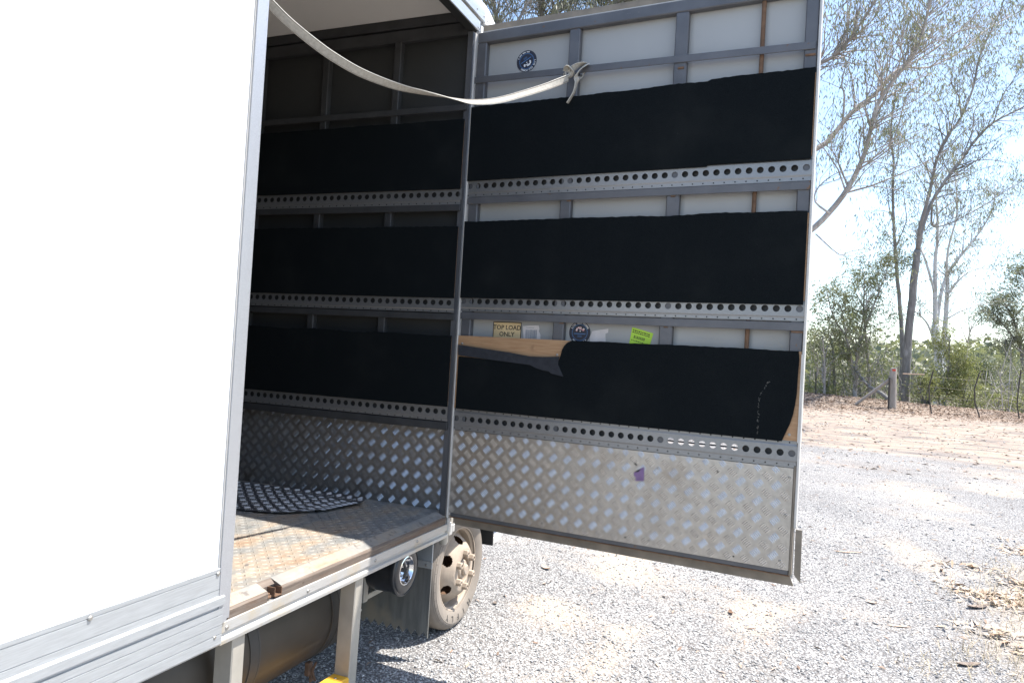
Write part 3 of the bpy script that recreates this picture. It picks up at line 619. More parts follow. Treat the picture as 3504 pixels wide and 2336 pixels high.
for cx, ww, hh, sd in ((1.362, .058, .048, 1), (1.642, .042, .045, 2)):
    b = MB(); rr = random.Random(sd); hb = lambda t: hh * (1 - abs(t) ** 1.5)
    for k in range(260):
        t = rr.uniform(-1, 1); z = 1.812 + rr.random() * (.02 + hb(t) * 1.2); w = rr.uniform(.001, .0035)
        b.add([(cx + t * ww, .0484, z), (cx + t * ww + w, .0484, z + .001), (cx + t * ww + w * .6, .0484, z + w)], [(0, 1, 2)])
    b.build('glue_residue', 'grime', door, kind='stuff')

# ---- underbody, wheel, tank, step ----------------------------------------
WC = (.50, 0.0, .370)
tyre = MB().lathe([(.247, .102), (.253, .092), (.262, .086), (.285, .078), (.310, .073), (.326, .073), (.3275, .0755), (.331, .0755), (.3325, .075), (.343, .080), (.3445, .084), (.349, .085), (.351, .089), (.361, .098), (.367, .110), (.3705, .128),
                   (.3705, .158), (.363, .160), (.363, .166), (.3705, .168), (.3705, .205), (.363, .207), (.363, .213), (.3705, .215), (.3705, .25), (.366, .268), (.352, .288), (.31, .302), (.262, .294), (.247, .28)], WC, n=96).build('wheel', 'rubber', truck, smooth=35)
for i, ch in enumerate('HIFLY'):
    b = MB()
    a = math.radians(-58 - i * 15.5); v, f = text_mesh(ch, .047); rr = .2825; c_, s_ = math.cos(a - math.pi / 2), math.sin(a - math.pi / 2)
    b.add([(WC[0] + rr * math.cos(a) + x * 1.15 * c_ - y * s_, .0762 - .2 * min(y, .0275), WC[2] + rr * math.sin(a) + x * 1.15 * s_ + y * c_) for x, y, _ in v], f)
    b.build('tyre_letter', 'letter', tyre)
b = MB()
for k in range(40):
    a = 2 * math.pi * k / 40; u, v = (math.cos(a), math.sin(a)); w = (-v, u); r0, r1 = .334, .347
    b.add([(WC[0] + u * r + w[0] * e, .0775 - (r - .334) * -.35 if False else .0745 + (r - .334) * .42, WC[2] + v * r + w[1] * e) for r, e in ((r0, -.0008), (r0, .0008), (r1, .0008), (r1, -.0008))], [(0, 1, 2, 3)])
b.build('sidewall_marks', 'letter', tyre, kind='stuff')
holes = [92 + 60 * k for k in range(6)]
rp = [(.2475, .090), (.254, .0895), (.254, .094), (.2465, .103), (.236, .112), (.232, .160), (.222, .158), (.206, .137)]
face = [(.206, .137), (.194, .116), (.180, .096), (.165, .0795), (.150, .066), (.136, .0555)]
for i in range(5):
    for k in range(1, 5): rp.append(tuple(face[i][c] + (face[i + 1][c] - face[i][c]) * k / 4 for c in (0, 1)))
rp += [(.126, .0515), (.082, .0515), (.078, .056), (.077, .09)]
def skip(i, a):
    if not 7 <= i < 27: return False
    r = (rp[i][0] + rp[i + 1][0]) / 2; d = min(abs((a - h + 180) % 360 - 180) for h in holes)
    return ((r - .177) / .0225) ** 2 + (math.radians(d) * r / .034) ** 2 < 1
MB().lathe(rp, WC, n=200, skip=skip).build('rim', 'rim', tyre, smooth=35)
MB().lathe([(.225, .165), (.225, .28), (.01, .285)], WC, n=40).build('brake_drum', 'rust', tyre)
MB().lathe([(.079, .085), (.060, .082), (.058, .060), (.052, .054), (.036, .052), (.033, .036), (.026, .030), (.004, .029)], WC, n=28, cap1=True).build('hub', 'rim', tyre, smooth=35)
for k in range(6):
    a = math.radians(33 + 60 * k); nx, nz = WC[0] + .103 * math.cos(a), WC[2] + .103 * math.sin(a)
    b = MB(); b.lathe([(.0215, .0515), (.0215, .026), (.019, .0235), (.015, .0232)], (nx, 0, nz), n=6); b.lathe([(.0155, .0235), (.0145, .0205), (.0095, .0205), (.009, .027)], (nx, 0, nz), n=14, cap1=True)
    b.build('wheel_nut', 'rim', tyre)
MB().box(-.010, -.002, .016, .56, .545, .80, .003).build('mudguard', 'alu', truck)
poly = [(.022, .56), (.022, .118)] + [(.022 + .053 * k + (.0265 if t else 0), .118 + (.036 if t else 0) + .002 * k) for k in range(10) for t in (0, 1)][1:] + [(.555, .56)]
b = MB(); n = len(poly); b.add([(x, y, z) for x in (-.004, .004) for y, z in poly], [tuple(range(n)), tuple(range(n, 2 * n))[::-1]] + [(i, n + i, n + (i + 1) % n, (i + 1) % n) for i in range(n)]); b.build('mud_flap', 'flapr', truck)
b = MB(); b.box(-.018, -.0105, .012, .56, .508, .548, .002); b.build('mud_flap_strip', 'sill', truck)
b = MB(); v, f = [], []; b.lathe([(.008, -.0185), (.008, -.022), (.005, -.0235)], (0, .048, .527), 'x', 10, cap1=True); b.build('screw', 'screw', truck)
CC = (-.283, 0, .568)
can = MB().lathe([(.121, .045), (.121, .40), (.01, .41)], CC, n=40).build('air_cleaner', 'plastic', truck, smooth=35)
MB().lathe([(.121, .05), (.131, .048), (.133, .040), (.131, .030), (.124, .026), (.122, .030), (.116, .0305), (.113, .026), (.108, .023), (.080, .0225), (.0735, .024)], CC, n=48).build('canister_lid', 'plastic', can, smooth=30)
MB().lathe([(.0740, .0235), (.070, .022), (.066, .026), (.062, .052), (.054, .060), (.045, .060), (.02, .058), (.004, .0575)], CC, n=48).build('lid_recess', 'chrome', can, smooth=40)
b = MB()
for a, ln in ((2.0, .052), (-0.75, .05), (-1.9, .045), (.5, .02)): b.tube([(CC[0], .028, CC[2]), (CC[0] + ln * math.cos(a), .034, CC[2] + ln * math.sin(a))], [.010, .006], 8)
b.tube([(CC[0], .06, CC[2]), (CC[0], .018, CC[2])], .012, 10); b.build('wing_nut', 'plastic', can, smooth=50)
b = MB(); b.box(-.62, -.02, .22, .26, .395, .425, .003); b.box(-.40, -.36, .20, .24, .40, .69, .003); b.build('canister_bracket', 'leg', truck)
TC = (0, .33, .495)
MB().lathe([(.02, -2.15), (.235, -2.14), (.25, -2.12), (.25, -.66), (.24, -.63), (.20, -.615), (.01, -.605)], TC, 'x', 56).build('fuel_tank', 'tank', truck, smooth=40); tk = COL.objects['fuel_tank']
for x in (-1.345, -.815):
    MB().lathe([(.2505, -.032), (.2545, -.031), (.2545, -.024), (.2525, -.022), (.2525, .018), (.2545, .020), (.2545, .028), (.2505, .029)], (x, TC[1], TC[2]), 'x', 56).build('tank_strap', 'band', tk, smooth=30)
for x in (-1.345, -.835):
    b = MB(); b.box(x - .01, x + .02, .19, .215, .20, .262, .003); b.tube([(x, .16, .27), (x + .015, .19, .215), (x + .03, .18, .17)], .006, 6); b.box(x + .02, x + .05, .20, .21, .16, .20, .002)
    b.build('strap_clamp', 'rust', tk)
b = MB(); b.box(-1.18, -.95, .35, .46, .215, .255, .01); b.build('tank_guard', 'band', tk)
for y in (.72, 1.70): MB().box(-4.2, 3.4, y - .035, y + .035, .52, .76).build('chassis_rail', 'dark', truck)
MB().box(-.1, 1.3, .62, .70, .44, .52).build('leaf_spring', 'dark', truck)
MB().tube([(.5, .28, .37), (.5, 2.15, .37)], .07, 12).build('axle', 'dark', truck)
MB().lathe([(.03, 2.1), (.36, 2.1), (.37, 2.13), (.37, 2.30), (.36, 2.33), (.03, 2.33)], (.50, 0, .37), n=32).build('far_wheel', 'rubber', truck)
for x in (-3.6, -2.6, -1.6, -.6): MB().box(x, x + .06, .02, 2.42, .70, .795).build('cross_bearer', 'dark', truck)
b = MB(); b.box(1.02, 1.036, .08, .3, .395, .53, .003); b.build('underbody_plate', 'dark', truck)
b = MB(); b.box(1.037, 1.20, .085, .16, .395, .448, .008); b.box(1.06, 1.19, .09, .155, .449, .456, .002); b.box(1.037, 1.05, .10, .15, .45, .50, .002); b.build('step_bracket', 'seal', truck)
MB().box(.80, 1.02, .20, .9, .42, .56, .01).build('battery_box', 'dark', truck)
for pts_, r_, mt_ in (([(-.60, .62, .60), (-.66, .30, .47), (-.60, .20, .40), (-.40, .24, .36), (-.10, .40, .38)], .011, 'dark'), ([(-.58, .55, .66), (-.60, .18, .55), (-.585, .10, .44), (-.56, .16, .36), (-.45, .40, .33)], .008, 'leg'), ([(-.70, .60, .70), (-.45, .32, .66), (-.15, .45, .62), (.05, .55, .60)], .013, 'dark')):
    MB().tube(pts_, r_, 8).build('air_hose', mt_, truck, smooth=60)
# folding entry step
step = MB(); step.box(-1.60, -.765, .030, .055, .655, .685, .003); step = step.build('entry_step', 'leg', truck)
for x0, lean in ((-1.605, 0.0), (-.829, -.055)):
    o = MB().box(0, .062, -.035, .045, .02, .686, .004).build('step_leg', 'leg', step)
    o.matrix_local = Matrix.Translation((x0, 0, 0)) @ Matrix(((1, 0, -lean, .686 * lean), (0, 1, 0, 0), (0, 0, 1, 0), (0, 0, 0, 1)))
for z in (.253,):
    MB().box(-1.541, -.849, -.034, .052, z - .045, z, .006).build('step_tread', 'yellow', step); MB().dome(0, 0, 0, .007, .003).build('screw', 'screw', step); s_ = COL.objects[[o.name for o in step.children if o.name.startswith('screw')][0]]; s_.rotation_euler = (-math.pi / 2, 0, 0); s_.location = (-.895, .012, z)
# ------------------------------------------------------------------ loose things on the truck
# loose tread plate lying on the floor against the wall, its end curled up
def plate_pt(t, w):
    y = 1.75 - t * 1.30
    xb = -.012 if t < .80 else -.012 - (t - .80) / .20 * .075; xf = -.63 + .12 * max(0, (t - .45) / .55) ** 2.0 + (0.13 * max(0, (t - .86) / .14))
    y += (-.03 + .06 * (1 - w)) * max(0, (t - .8) / .2)
    x = xf + (xb - xf) * w
    z = FZ + .006 + .011 * max(0, (t - .50) / .5) ** 1.6 + .020 * max(0, (w - .85) / .15) * max(0, (t - .3) / .7)
    return Vector((x, y, z))
N1, N2 = 30, 12; b = MB()
for dz in (0, -.003): 
    b.add([tuple(plate_pt(i / N1, j / N2) + Vector((0, 0, dz))) for i in range(N1 + 1) for j in range(N2 + 1)], [(i * (N2 + 1) + j, (i + 1) * (N2 + 1) + j, (i + 1) * (N2 + 1) + j + 1, i * (N2 + 1) + j + 1) for i in range(N1) for j in range(N2)])
loose = thing('loose_tread_plate', 'loose aluminium tread plate lying curled on the truck floor against the wall', 'metal sheet', (0, 0, 0))
b.build('plate_sheet', 'tread_dark', loose, smooth=True)
vs, fs = [], []
for i in range(18):
    for j in range(9):
        for kind in (0, 1):
            t0, w0 = (i + .5 * kind + .3) / 17.2, (j + .5 * kind + .3) / 8.2
            if t0 > .985 or w0 > .97: continue
            c = plate_pt(t0, w0); du = (plate_pt(min(1, t0 + .02), w0) - c).normalized(); dw = (plate_pt(t0, min(1, w0 + .02)) - c).normalized(); nn = du.cross(dw); nn = nn if nn.z > 0 else -nn
            u, v = ((du + dw).normalized(), (du - dw).normalized()); u, v = (u, v) if kind else (v, u)
            for k in range(-2, 3): lens(vs, fs, c + v * (k * .0088), u, v, nn, .0185, .0028, .0019)
lens_mesh('tread_bars', vs, fs, 'bar_loose', loose)
# webbing strap slung from the near post to the bar of the door
strap = thing('webbing_strap', 'cream webbing strap slung across the doorway and knotted to the door frame', 'strap', (-1.6, -.014, 2.92))
path = [(-1.70, .03, 2.99), (-1.65, .01, 2.955), (-1.595, -.014, 2.919), (-1.528, -.043, 2.882), (-1.438, -.081, 2.846), (-1.355, -.116, 2.821), (-1.24, -.165, 2.801), (-1.086, -.23, 2.800), (-.955, -.286, 2.816), (-.813, -.346, 2.838), (-.7, -.394, 2.858), (-.556, -.455, 2.911), (-.403, -.52, 2.992), (-.239, -.59, 3.086), (-.101, -.648, 3.174)]
tw = [35, 38, 40, 42, 42, 42, 46, 58, 80, 112, 138, 146, 150, 160, 200]
def strap_mesh(path, tw, half, parent, name, bump=.004):
    P = [Vector(p) for p in path]; D = []
    for i in range(len(P) - 1):
        for k in range(6):
            t = k / 6; p0, p1, p2, p3 = P[max(i - 1, 0)], P[i], P[i + 1], P[min(i + 2, len(P) - 1)]
            D.append((0.5 * ((2 * p1) + (p2 - p0) * t + (2 * p0 - 5 * p1 + 4 * p2 - p3) * t * t + (3 * p1 - p0 - 3 * p2 + p3) * t ** 3), tw[i] + (tw[i + 1] - tw[i]) * t))
    D.append((P[-1], tw[-1])); cs = [(-1, 0), (-.86, 1.0), (-.72, .25), (-.3, .5), (.3, .5), (.72, .25), (.86, 1.0), (1, 0), (.86, -1.0), (.6, -.4), (-.6, -.4), (-.86, -1.0)]; n = len(cs); vs = []; fs = []; mi = []
    for i, (p, a) in enumerate(D):
        t = (D[min(i + 1, len(D) - 1)][0] - D[max(i - 1, 0)][0]).normalized(); up = Vector((0, 0, 1)); up = (up - t * up.dot(t)).normalized(); sd = t.cross(up)
        a = math.radians(a); u = up * math.cos(a) + sd * math.sin(a); w = t.cross(u)
        for x, h in cs: vs.append(p + u * x * half + w * h * bump * .6)
    for i in range(len(D) - 1):
        for k in range(n):
            fs.append((i * n + k, i * n + (k + 1) % n, (i + 1) * n + (k + 1) % n, (i + 1) * n + k)); mi.append(2 if k in (0, 6, 7, 11) else (1 if k in (1, 5, 8, 10) else 0))
    b = MB(); b.v = [tuple(v) for v in vs]; b.f = fs; b.mi = mi
    o = b.build(name, ['web', 'web_dark', 'web_edge'], parent); o.location = -Vector(parent.location); return o
strap_mesh(path, tw, .0185, strap, 'webbing')
def DP(s, o, z): return tuple(door.matrix_world @ Vector((s, o, z)))
strap_mesh([DP(.575, -.05, 3.205), DP(.60, -.045, 3.232), DP(.63, -.03, 3.252), DP(.648, .0, 3.262), DP(.640, .018, 3.24), DP(.620, .012, 3.205), DP(.600, -.02, 3.200)], [20, 40, 60, 80, 100, 60, 20], .017, strap, 'knot_loop')
strap_mesh([DP(.560, -.05, 3.215), DP(.575, -.065, 3.236), DP(.592, -.055, 3.215), DP(.585, -.045, 3.190), DP(.562, -.05, 3.185), DP(.556, -.056, 3.21)], [80, 90, 100, 90, 80, 80], .016, strap, 'knot_wrap')
strap_mesh([DP(.668, -.012, 3.262), DP(.645, -.028, 3.238), DP(.622, -.036, 3.205), DP(.617, -.034, 3.16), DP(.607, -.032, 3.115), DP(.588, -.030, 3.082), DP(.570, -.028, 3.057)], [60, 70, 80, 78, 75, 75, 75], .017, strap, 'loose_end')
GUIDES = {
't1': [([(26.43,-5.68,0.65),(26.39,-5.66,2.18),(26.37,-5.68,3.59),(26.37,-5.75,5.11),(26.37,-5.79,5.98),(26.37,-5.83,6.45)],0.2,0.15),([(26.37,-5.83,6.45),(26.16,-5.83,7.13),(26.0,-5.95,7.85),(25.84,-6.08,8.66),(25.67,-6.2,9.62),(25.57,-6.47,10.37),(25.52,-6.88,11.06),(25.42,-7.18,12.04),(25.25,-7.28,13.0),(25.15,-7.57,13.85),(25.06,-7.86,14.68),(24.88,-7.96,15.6)],0.1,0.02),([(26.37,-5.83,6.45),(26.53,-5.92,7.09),(26.75,-6.2,8.11),(27.02,-6.59,8.93),(27.38,-7.18,9.88),(27.69,-7.68,10.72),(28.09,-8.39,11.58),(28.63,-9.47,12.3),(29.15,-10.48,13.03)],0.11,0.03),([(26.5,-6.25,8.16),(26.91,-6.34,7.48),(27.45,-6.81,7.56),(28.07,-7.48,7.97),(28.77,-8.37,8.61),(29.39,-9.07,9.19),(30.06,-9.88,9.79)],0.05,0.015),([(26.46,-7.02,9.64),(26.75,-7.24,10.14),(27.06,-7.54,11.09),(27.29,-7.6,11.82),(27.64,-7.98,12.46),(27.92,-8.19,13.44)],0.045,0.012),([(26.2,-7.0,11.28),(25.75,-6.8,11.88),(25.26,-6.47,12.24),(24.9,-6.51,12.93)],0.04,0.01),([(27.22,-8.21,11.31),(27.68,-8.55,12.43),(28.21,-9.01,13.26),(28.71,-9.42,14.2)],0.04,0.012)],
't2': [([(29.2,-5.88,0.56),(29.13,-5.83,2.81),(29.03,-5.66,4.57),(28.92,-5.46,6.09),(28.83,-5.3,7.5),(28.76,-5.18,8.8),(28.71,-5.14,10.33),(28.63,-4.99,11.62),(28.62,-5.04,13.04)],0.13,0.03),([(28.79,-5.22,7.97),(28.7,-5.03,8.67),(28.66,-4.96,9.26),(28.57,-4.75,9.83)],0.03,0.01),([(28.86,-5.35,6.92),(28.98,-5.72,8.0),(28.94,-5.64,8.71),(28.89,-5.54,9.41)],0.03,0.01),([(28.72,-5.14,9.86),(28.77,-5.31,10.81),(28.7,-5.19,11.75)],0.03,0.01)],
't3': [([(30.89,-7.49,1.35),(30.84,-7.4,2.45),(30.76,-7.25,3.42),(30.72,-7.19,4.02)],0.2,0.16),([(30.72,-7.19,4.02),(30.67,-7.13,5.24),(30.62,-7.07,6.58),(30.62,-7.1,7.44),(30.59,-7.08,8.3),(30.52,-6.96,9.51),(30.45,-6.85,10.73)],0.12,0.025),([(30.67,-7.13,5.24),(30.49,-6.73,6.56),(30.35,-6.41,7.28),(30.28,-6.27,7.88)],0.07,0.02),([(30.74,-7.24,4.03),(30.95,-7.37,5.15),(31.2,-7.61,6.17),(31.59,-8.18,7.1),(32.02,-8.86,8.05),(32.38,-9.38,9.12),(32.59,-9.5,10.05)],0.1,0.02),([(30.82,-7.54,6.12),(30.57,-7.51,7.19),(30.41,-7.7,8.25),(30.17,-7.69,9.05),(29.87,-7.51,10.06),(29.61,-7.45,10.95)],0.06,0.015),([(31.26,-7.62,1.48),(31.23,-7.63,3.2),(31.21,-7.65,4.69),(31.19,-7.65,5.68),(31.16,-7.6,6.29)],0.13,0.08),([(31.13,-7.69,4.31),(31.31,-8.17,4.65),(31.51,-8.68,4.87),(31.68,-9.12,5.14)],0.045,0.012),([(31.09,-7.65,5.3),(31.28,-8.16,6.07),(31.49,-8.71,6.47),(31.76,-9.4,6.51)],0.05,0.012),([(30.75,-7.23,3.17),(30.61,-6.91,4.0),(30.48,-6.6,4.35),(30.39,-6.37,4.52)],0.06,0.02),([(31.59,-8.18,7.1),(31.6,-8.25,7.98),(31.62,-8.33,8.73)],0.03,0.01)],
't4': [([(14.28,-0.82,1.25),(14.24,-0.8,2.84),(14.28,-0.95,3.89),(14.36,-1.18,4.53)],0.3,0.2),([(14.36,-1.18,4.53),(14.45,-1.92,4.96),(14.43,-2.4,5.43),(14.37,-2.77,6.01),(14.25,-2.98,6.51),(14.1,-3.15,7.26),(13.93,-3.23,7.72),(13.85,-3.54,8.25),(13.77,-3.85,8.64),(13.61,-3.98,9.06),(13.45,-4.1,9.61),(13.27,-4.15,10.19)],0.13,0.03),([(14.36,-1.18,4.53),(14.71,-1.72,6.69),(15.1,-2.28,7.27),(15.46,-2.78,8.06),(15.83,-3.31,8.63),(16.18,-3.77,9.23),(16.46,-4.04,9.61),(16.76,-4.38,10.33),(16.98,-4.54,11.24),(17.18,-4.63,12.08)],0.13,0.03),([(14.28,-0.95,3.89),(14.14,-1.25,6.97),(14.02,-1.52,8.08),(13.94,-1.87,8.66),(13.9,-2.28,8.88),(13.8,-2.54,9.11),(13.68,-2.78,9.42),(13.57,-3.02,9.8),(13.45,-3.24,10.22)],0.11,0.03),([(14.66,-3.22,8.18),(15.2,-3.73,8.96),(15.86,-4.48,9.22),(16.48,-5.18,9.76),(17.1,-5.9,10.54),(17.72,-6.58,11.11),(18.34,-7.28,11.7)],0.05,0.015),([(14.28,-0.95,3.89),(14.52,-1.04,7.09),(14.77,-1.08,8.96),(15.1,-1.29,10.16),(15.42,-1.5,11.39)],0.14,0.04),([(13.76,-2.54,7.18),(13.76,-2.56,7.9),(13.73,-2.49,8.16),(13.74,-2.56,8.62),(13.82,-2.75,8.96)],0.045,0.012),([(14.42,-2.78,6.02),(14.32,-2.53,6.55),(14.32,-2.58,6.95),(14.41,-2.81,7.37)],0.04,0.01),([(14.07,-2.39,5.35),(13.94,-2.07,5.6),(13.95,-2.12,5.93),(14.1,-2.53,6.29),(14.32,-3.09,6.39)],0.045,0.01),([(14.5,-2.12,4.96),(14.72,-2.65,4.52),(14.82,-2.9,4.6),(14.99,-3.34,4.7)],0.03,0.008),([(14.17,-2.98,6.49),(14.27,-3.25,6.64),(14.42,-3.66,7.13),(14.48,-3.86,8.06),(14.55,-4.03,8.27)],0.045,0.012),([(14.0,-3.14,7.22),(13.94,-2.99,7.74),(13.98,-3.12,8.2),(13.98,-3.14,8.53)],0.04,0.012),([(15.81,-3.73,9.05),(16.31,-4.34,9.63),(16.84,-5.04,10.29),(17.32,-5.61,10.97),(17.78,-6.12,11.73)],0.05,0.015)],
't5': [([(17.54,4.57,1.06),(17.33,4.9,4.62),(17.03,5.49,8.17),(16.83,5.87,10.84),(16.82,5.83,11.83)],0.26,0.16),([(16.82,5.83,11.83),(16.93,5.52,12.3),(17.11,5.05,12.95),(17.26,4.6,14.06)],0.09,0.03),([(16.86,5.78,10.84),(16.4,6.9,11.49),(16.29,7.18,12.01),(16.19,7.38,12.81),(16.02,7.76,13.77)],0.1,0.03),([(16.82,5.83,11.83),(16.76,5.94,12.45),(16.7,6.06,13.25),(16.69,6.03,14.24)],0.1,0.03),([(17.23,5.07,6.41),(17.51,4.12,10.95),(17.7,3.6,12.24),(17.67,3.64,12.77),(17.6,3.76,13.84)],0.11,0.04),([(17.51,4.12,10.95),(18.02,2.76,12.29),(18.23,2.21,12.86),(18.52,1.42,13.81)],0.07,0.02),([(16.4,6.9,11.49),(16.1,7.66,11.62),(15.95,8.02,12.23),(15.72,8.56,13.0)],0.05,0.02),([(15.58,6.28,11.32),(15.63,6.13,11.59),(15.68,5.99,11.94),(15.72,5.88,12.12),(15.78,5.7,12.64)],0.05,0.02),([(15.9,5.52,10.43),(16.22,4.67,11.08),(16.56,3.76,11.91),(16.9,2.85,12.99)],0.06,0.02)],
's3': [([(41.82,-13.39,1.53),(41.66,-13.04,2.74),(41.56,-12.84,3.82),(41.4,-12.5,5.03),(41.19,-12.02,5.93)],0.12,0.03),([(41.56,-12.84,3.82),(41.24,-12.08,4.7),(40.99,-11.47,5.43)],0.06,0.015),([(41.61,-12.95,3.2),(41.74,-13.36,5.09),(41.62,-13.14,6.62),(41.47,-12.81,7.53)],0.08,0.02),([(41.42,-12.32,0.38),(41.33,-12.21,2.69),(41.26,-12.1,4.23)],0.05,0.02)],
'dead': [([(45.22,-11.16,2.83),(45.2,-11.15,3.69),(45.21,-11.24,4.55),(45.35,-11.63,5.43),(45.49,-12.0,5.96)],0.05,0.008),([(45.2,-11.18,3.86),(45.03,-10.78,4.86),(44.91,-10.51,5.53)],0.03,0.006),([(45.21,-11.24,4.55),(45.16,-11.15,5.4),(45.07,-10.96,6.07)],0.025,0.006),([(45.28,-11.42,4.9),(45.45,-11.88,5.27),(45.64,-12.35,5.3)],0.02,0.005)],
's1': [([(26.29,-3.98,0.76),(26.27,-3.98,1.75),(26.26,-3.99,2.64),(26.33,-4.21,3.53),(26.3,-4.19,4.85)],0.09,0.02),([(26.28,-3.96,1.09),(26.2,-3.81,2.18),(26.08,-3.56,3.16),(25.98,-3.36,4.14)],0.08,0.015),([(27.05,-4.54,0.72),(27.0,-4.46,1.89),(26.9,-4.29,3.23),(26.83,-4.17,4.23),(26.81,-4.16,5.35)],0.09,0.02),([(26.33,-4.21,3.53),(26.44,-4.56,4.65),(26.53,-4.83,5.55),(26.56,-4.91,5.94)],0.04,0.01),([(26.08,-3.56,3.16),(25.87,-3.06,3.9),(25.75,-2.82,4.76)],0.04,0.01),([(25.32,-2.89,0.72),(25.29,-2.85,1.9),(25.21,-2.72,3.08)],0.05,0.015)],
's2': [([(25.8,-6.82,0.64),(25.8,-6.85,1.52),(25.8,-6.9,2.57),(25.78,-6.89,3.19)],0.06,0.015),([(25.8,-6.82,1.0),(25.91,-7.15,1.86),(25.96,-7.3,2.59)],0.03,0.01),([(25.53,-6.68,0.69),(25.43,-6.45,1.4),(25.34,-6.24,1.8)],0.03,0.01)],
}

# ------------------------------------------------------------------ vegetation
def perp(t):
    r = Vector((random.gauss(0, 1), random.gauss(0, 1), random.gauss(0, 1))); r -= t * r.dot(t); return r.normalized()
def leaf_cloud(centers, spread, per, L, W, droop):
    c = np.repeat(np.array(centers), per, axis=0); n = len(c)
    c = c + RNG.normal(0, 1, (n, 3)) * np.array([spread, spread, spread * .8])
    d = RNG.normal(0, 1, (n, 3)); d /= np.linalg.norm(d, axis=1, keepdims=True); d = d * (1 - droop) + np.array([0, 0, -1.0]) * droop; d /= np.linalg.norm(d, axis=1, keepdims=True)
    s = np.cross(d, RNG.normal(0, 1, (n, 3))); s /= np.linalg.norm(s, axis=1, keepdims=True)
    ln = (L * RNG.uniform(.65, 1.3, (n, 1))); wd = W * RNG.uniform(.7, 1.3, (n, 1)); nn = np.cross(d, s) * ln * .10
    v = np.stack([c, c + d * ln * .45 + s * wd + nn, c + d * ln, c + d * ln * .45 - s * wd + nn], 1).reshape(-1, 3)
    return v, np.arange(n * 4).reshape(n, 4)
def extend(g):
    pts, r0, r1 = g; x, y, z = pts[0]; gz = ground_z(x, y)
    if z > gz - .05: pts = [(x + .02, y, gz - .1)] + list(pts)
    return (pts, r0, r1)
def tree(name, label, cat, guides, bark, leafmat, ntwig=60, tl=(.8, 1.8), per=14, spread=.16, L=.15, W=.014, droop=.6, skip=0, start=.25, up=.35, group=None, sub=3, rs=1.0):
    guides = [extend(guides[0])] + [g if g[0][0][2] > ground_z(*g[0][0][:2]) + .9 else extend(g) for g in guides[1:]]
    base = Vector(guides[0][0][0]); t = thing(name, label, cat, base, group); b = MB(); cent = []
    for gi_, (pts, r0, r1) in enumerate(guides):
        P = [Vector(p) for p in pts]; D = []
        for i in range(len(P) - 1):
            for k in range(3):
                u = k / 3; p0, p1, p2, p3 = P[max(i - 1, 0)], P[i], P[i + 1], P[min(i + 2, len(P) - 1)]
                q_ = 0.5 * ((2 * p1) + (p2 - p0) * u + (2 * p0 - 5 * p1 + 4 * p2 - p3) * u * u + (3 * p1 - p0 - 3 * p2 + p3) * u ** 3)
                D.append(q_ + Vector([noise.noise(q_ * 1.7 + Vector((k2 * 9, 0, 0))) for k2 in range(3)]) * min(r1 * .8, .04))
        D.append(P[-1]); m = len(D); r0 *= rs; r1 *= rs; rad = [r0 + (r1 - r0) * (i / (m - 1)) ** .8 for i in range(m)]
        if gi_ == 0: rad[0] *= 1.7; rad[1] *= 1.2
        b.tube(D, rad, 9 if r0 > .06 else 6)
        if gi_ < skip: continue
        ln = sum((D[i + 1] - D[i]).length for i in range(m - 1)); cnt = max(3, int(ntwig * ln / 6))
        for _ in range(cnt):
            f = start + (1 - start) * random.random() ** .7; i = min(int(f * (m - 1)), m - 2); p = D[i].lerp(D[i + 1], random.random()); tg = (D[i + 1] - D[i]).normalized()
            d = (perp(tg) * .8 + tg * .6 + Vector((0, 0, up))).normalized(); l = random.uniform(*tl) * (1.15 - .45 * f)
            q0 = [p]; 
            for k in range(4):
                d = (d + Vector((random.gauss(0, .22), random.gauss(0, .22), random.gauss(0, .18)))).normalized(); q0.append(q0[-1] + d * l / 4)
            rr = min(rad[i] * .45, .012 + .006 * l); b.tube(q0, [rr, rr * .8, rr * .6, rr * .45, rr * .3], 4, cap=False)
            for _2 in range(sub):
                k = random.randint(1, 4); s0 = q0[k]; d2 = (d + perp(d) * .9 + Vector((0, 0, -.1))).normalized(); l2 = l * random.uniform(.25, .5); s1 = s0 + d2 * l2; b.tube([s0, s0.lerp(s1, .5) + Vector((0, 0, .04)), s1], [rr * .4, rr * .3, rr * .2], 3, cap=False)
                cent += [s1]
            cent += [q0[4]]
    w = b.build('trunk', bark, t, smooth=True); w.location = -base
    if cent and per:
        v, f = leaf_cloud([tuple(c) for c in cent], spread, int(per * 1.75), L, W, droop); c = np_mesh('crown', v, f, leafmat, t); c.location = -base
    return t
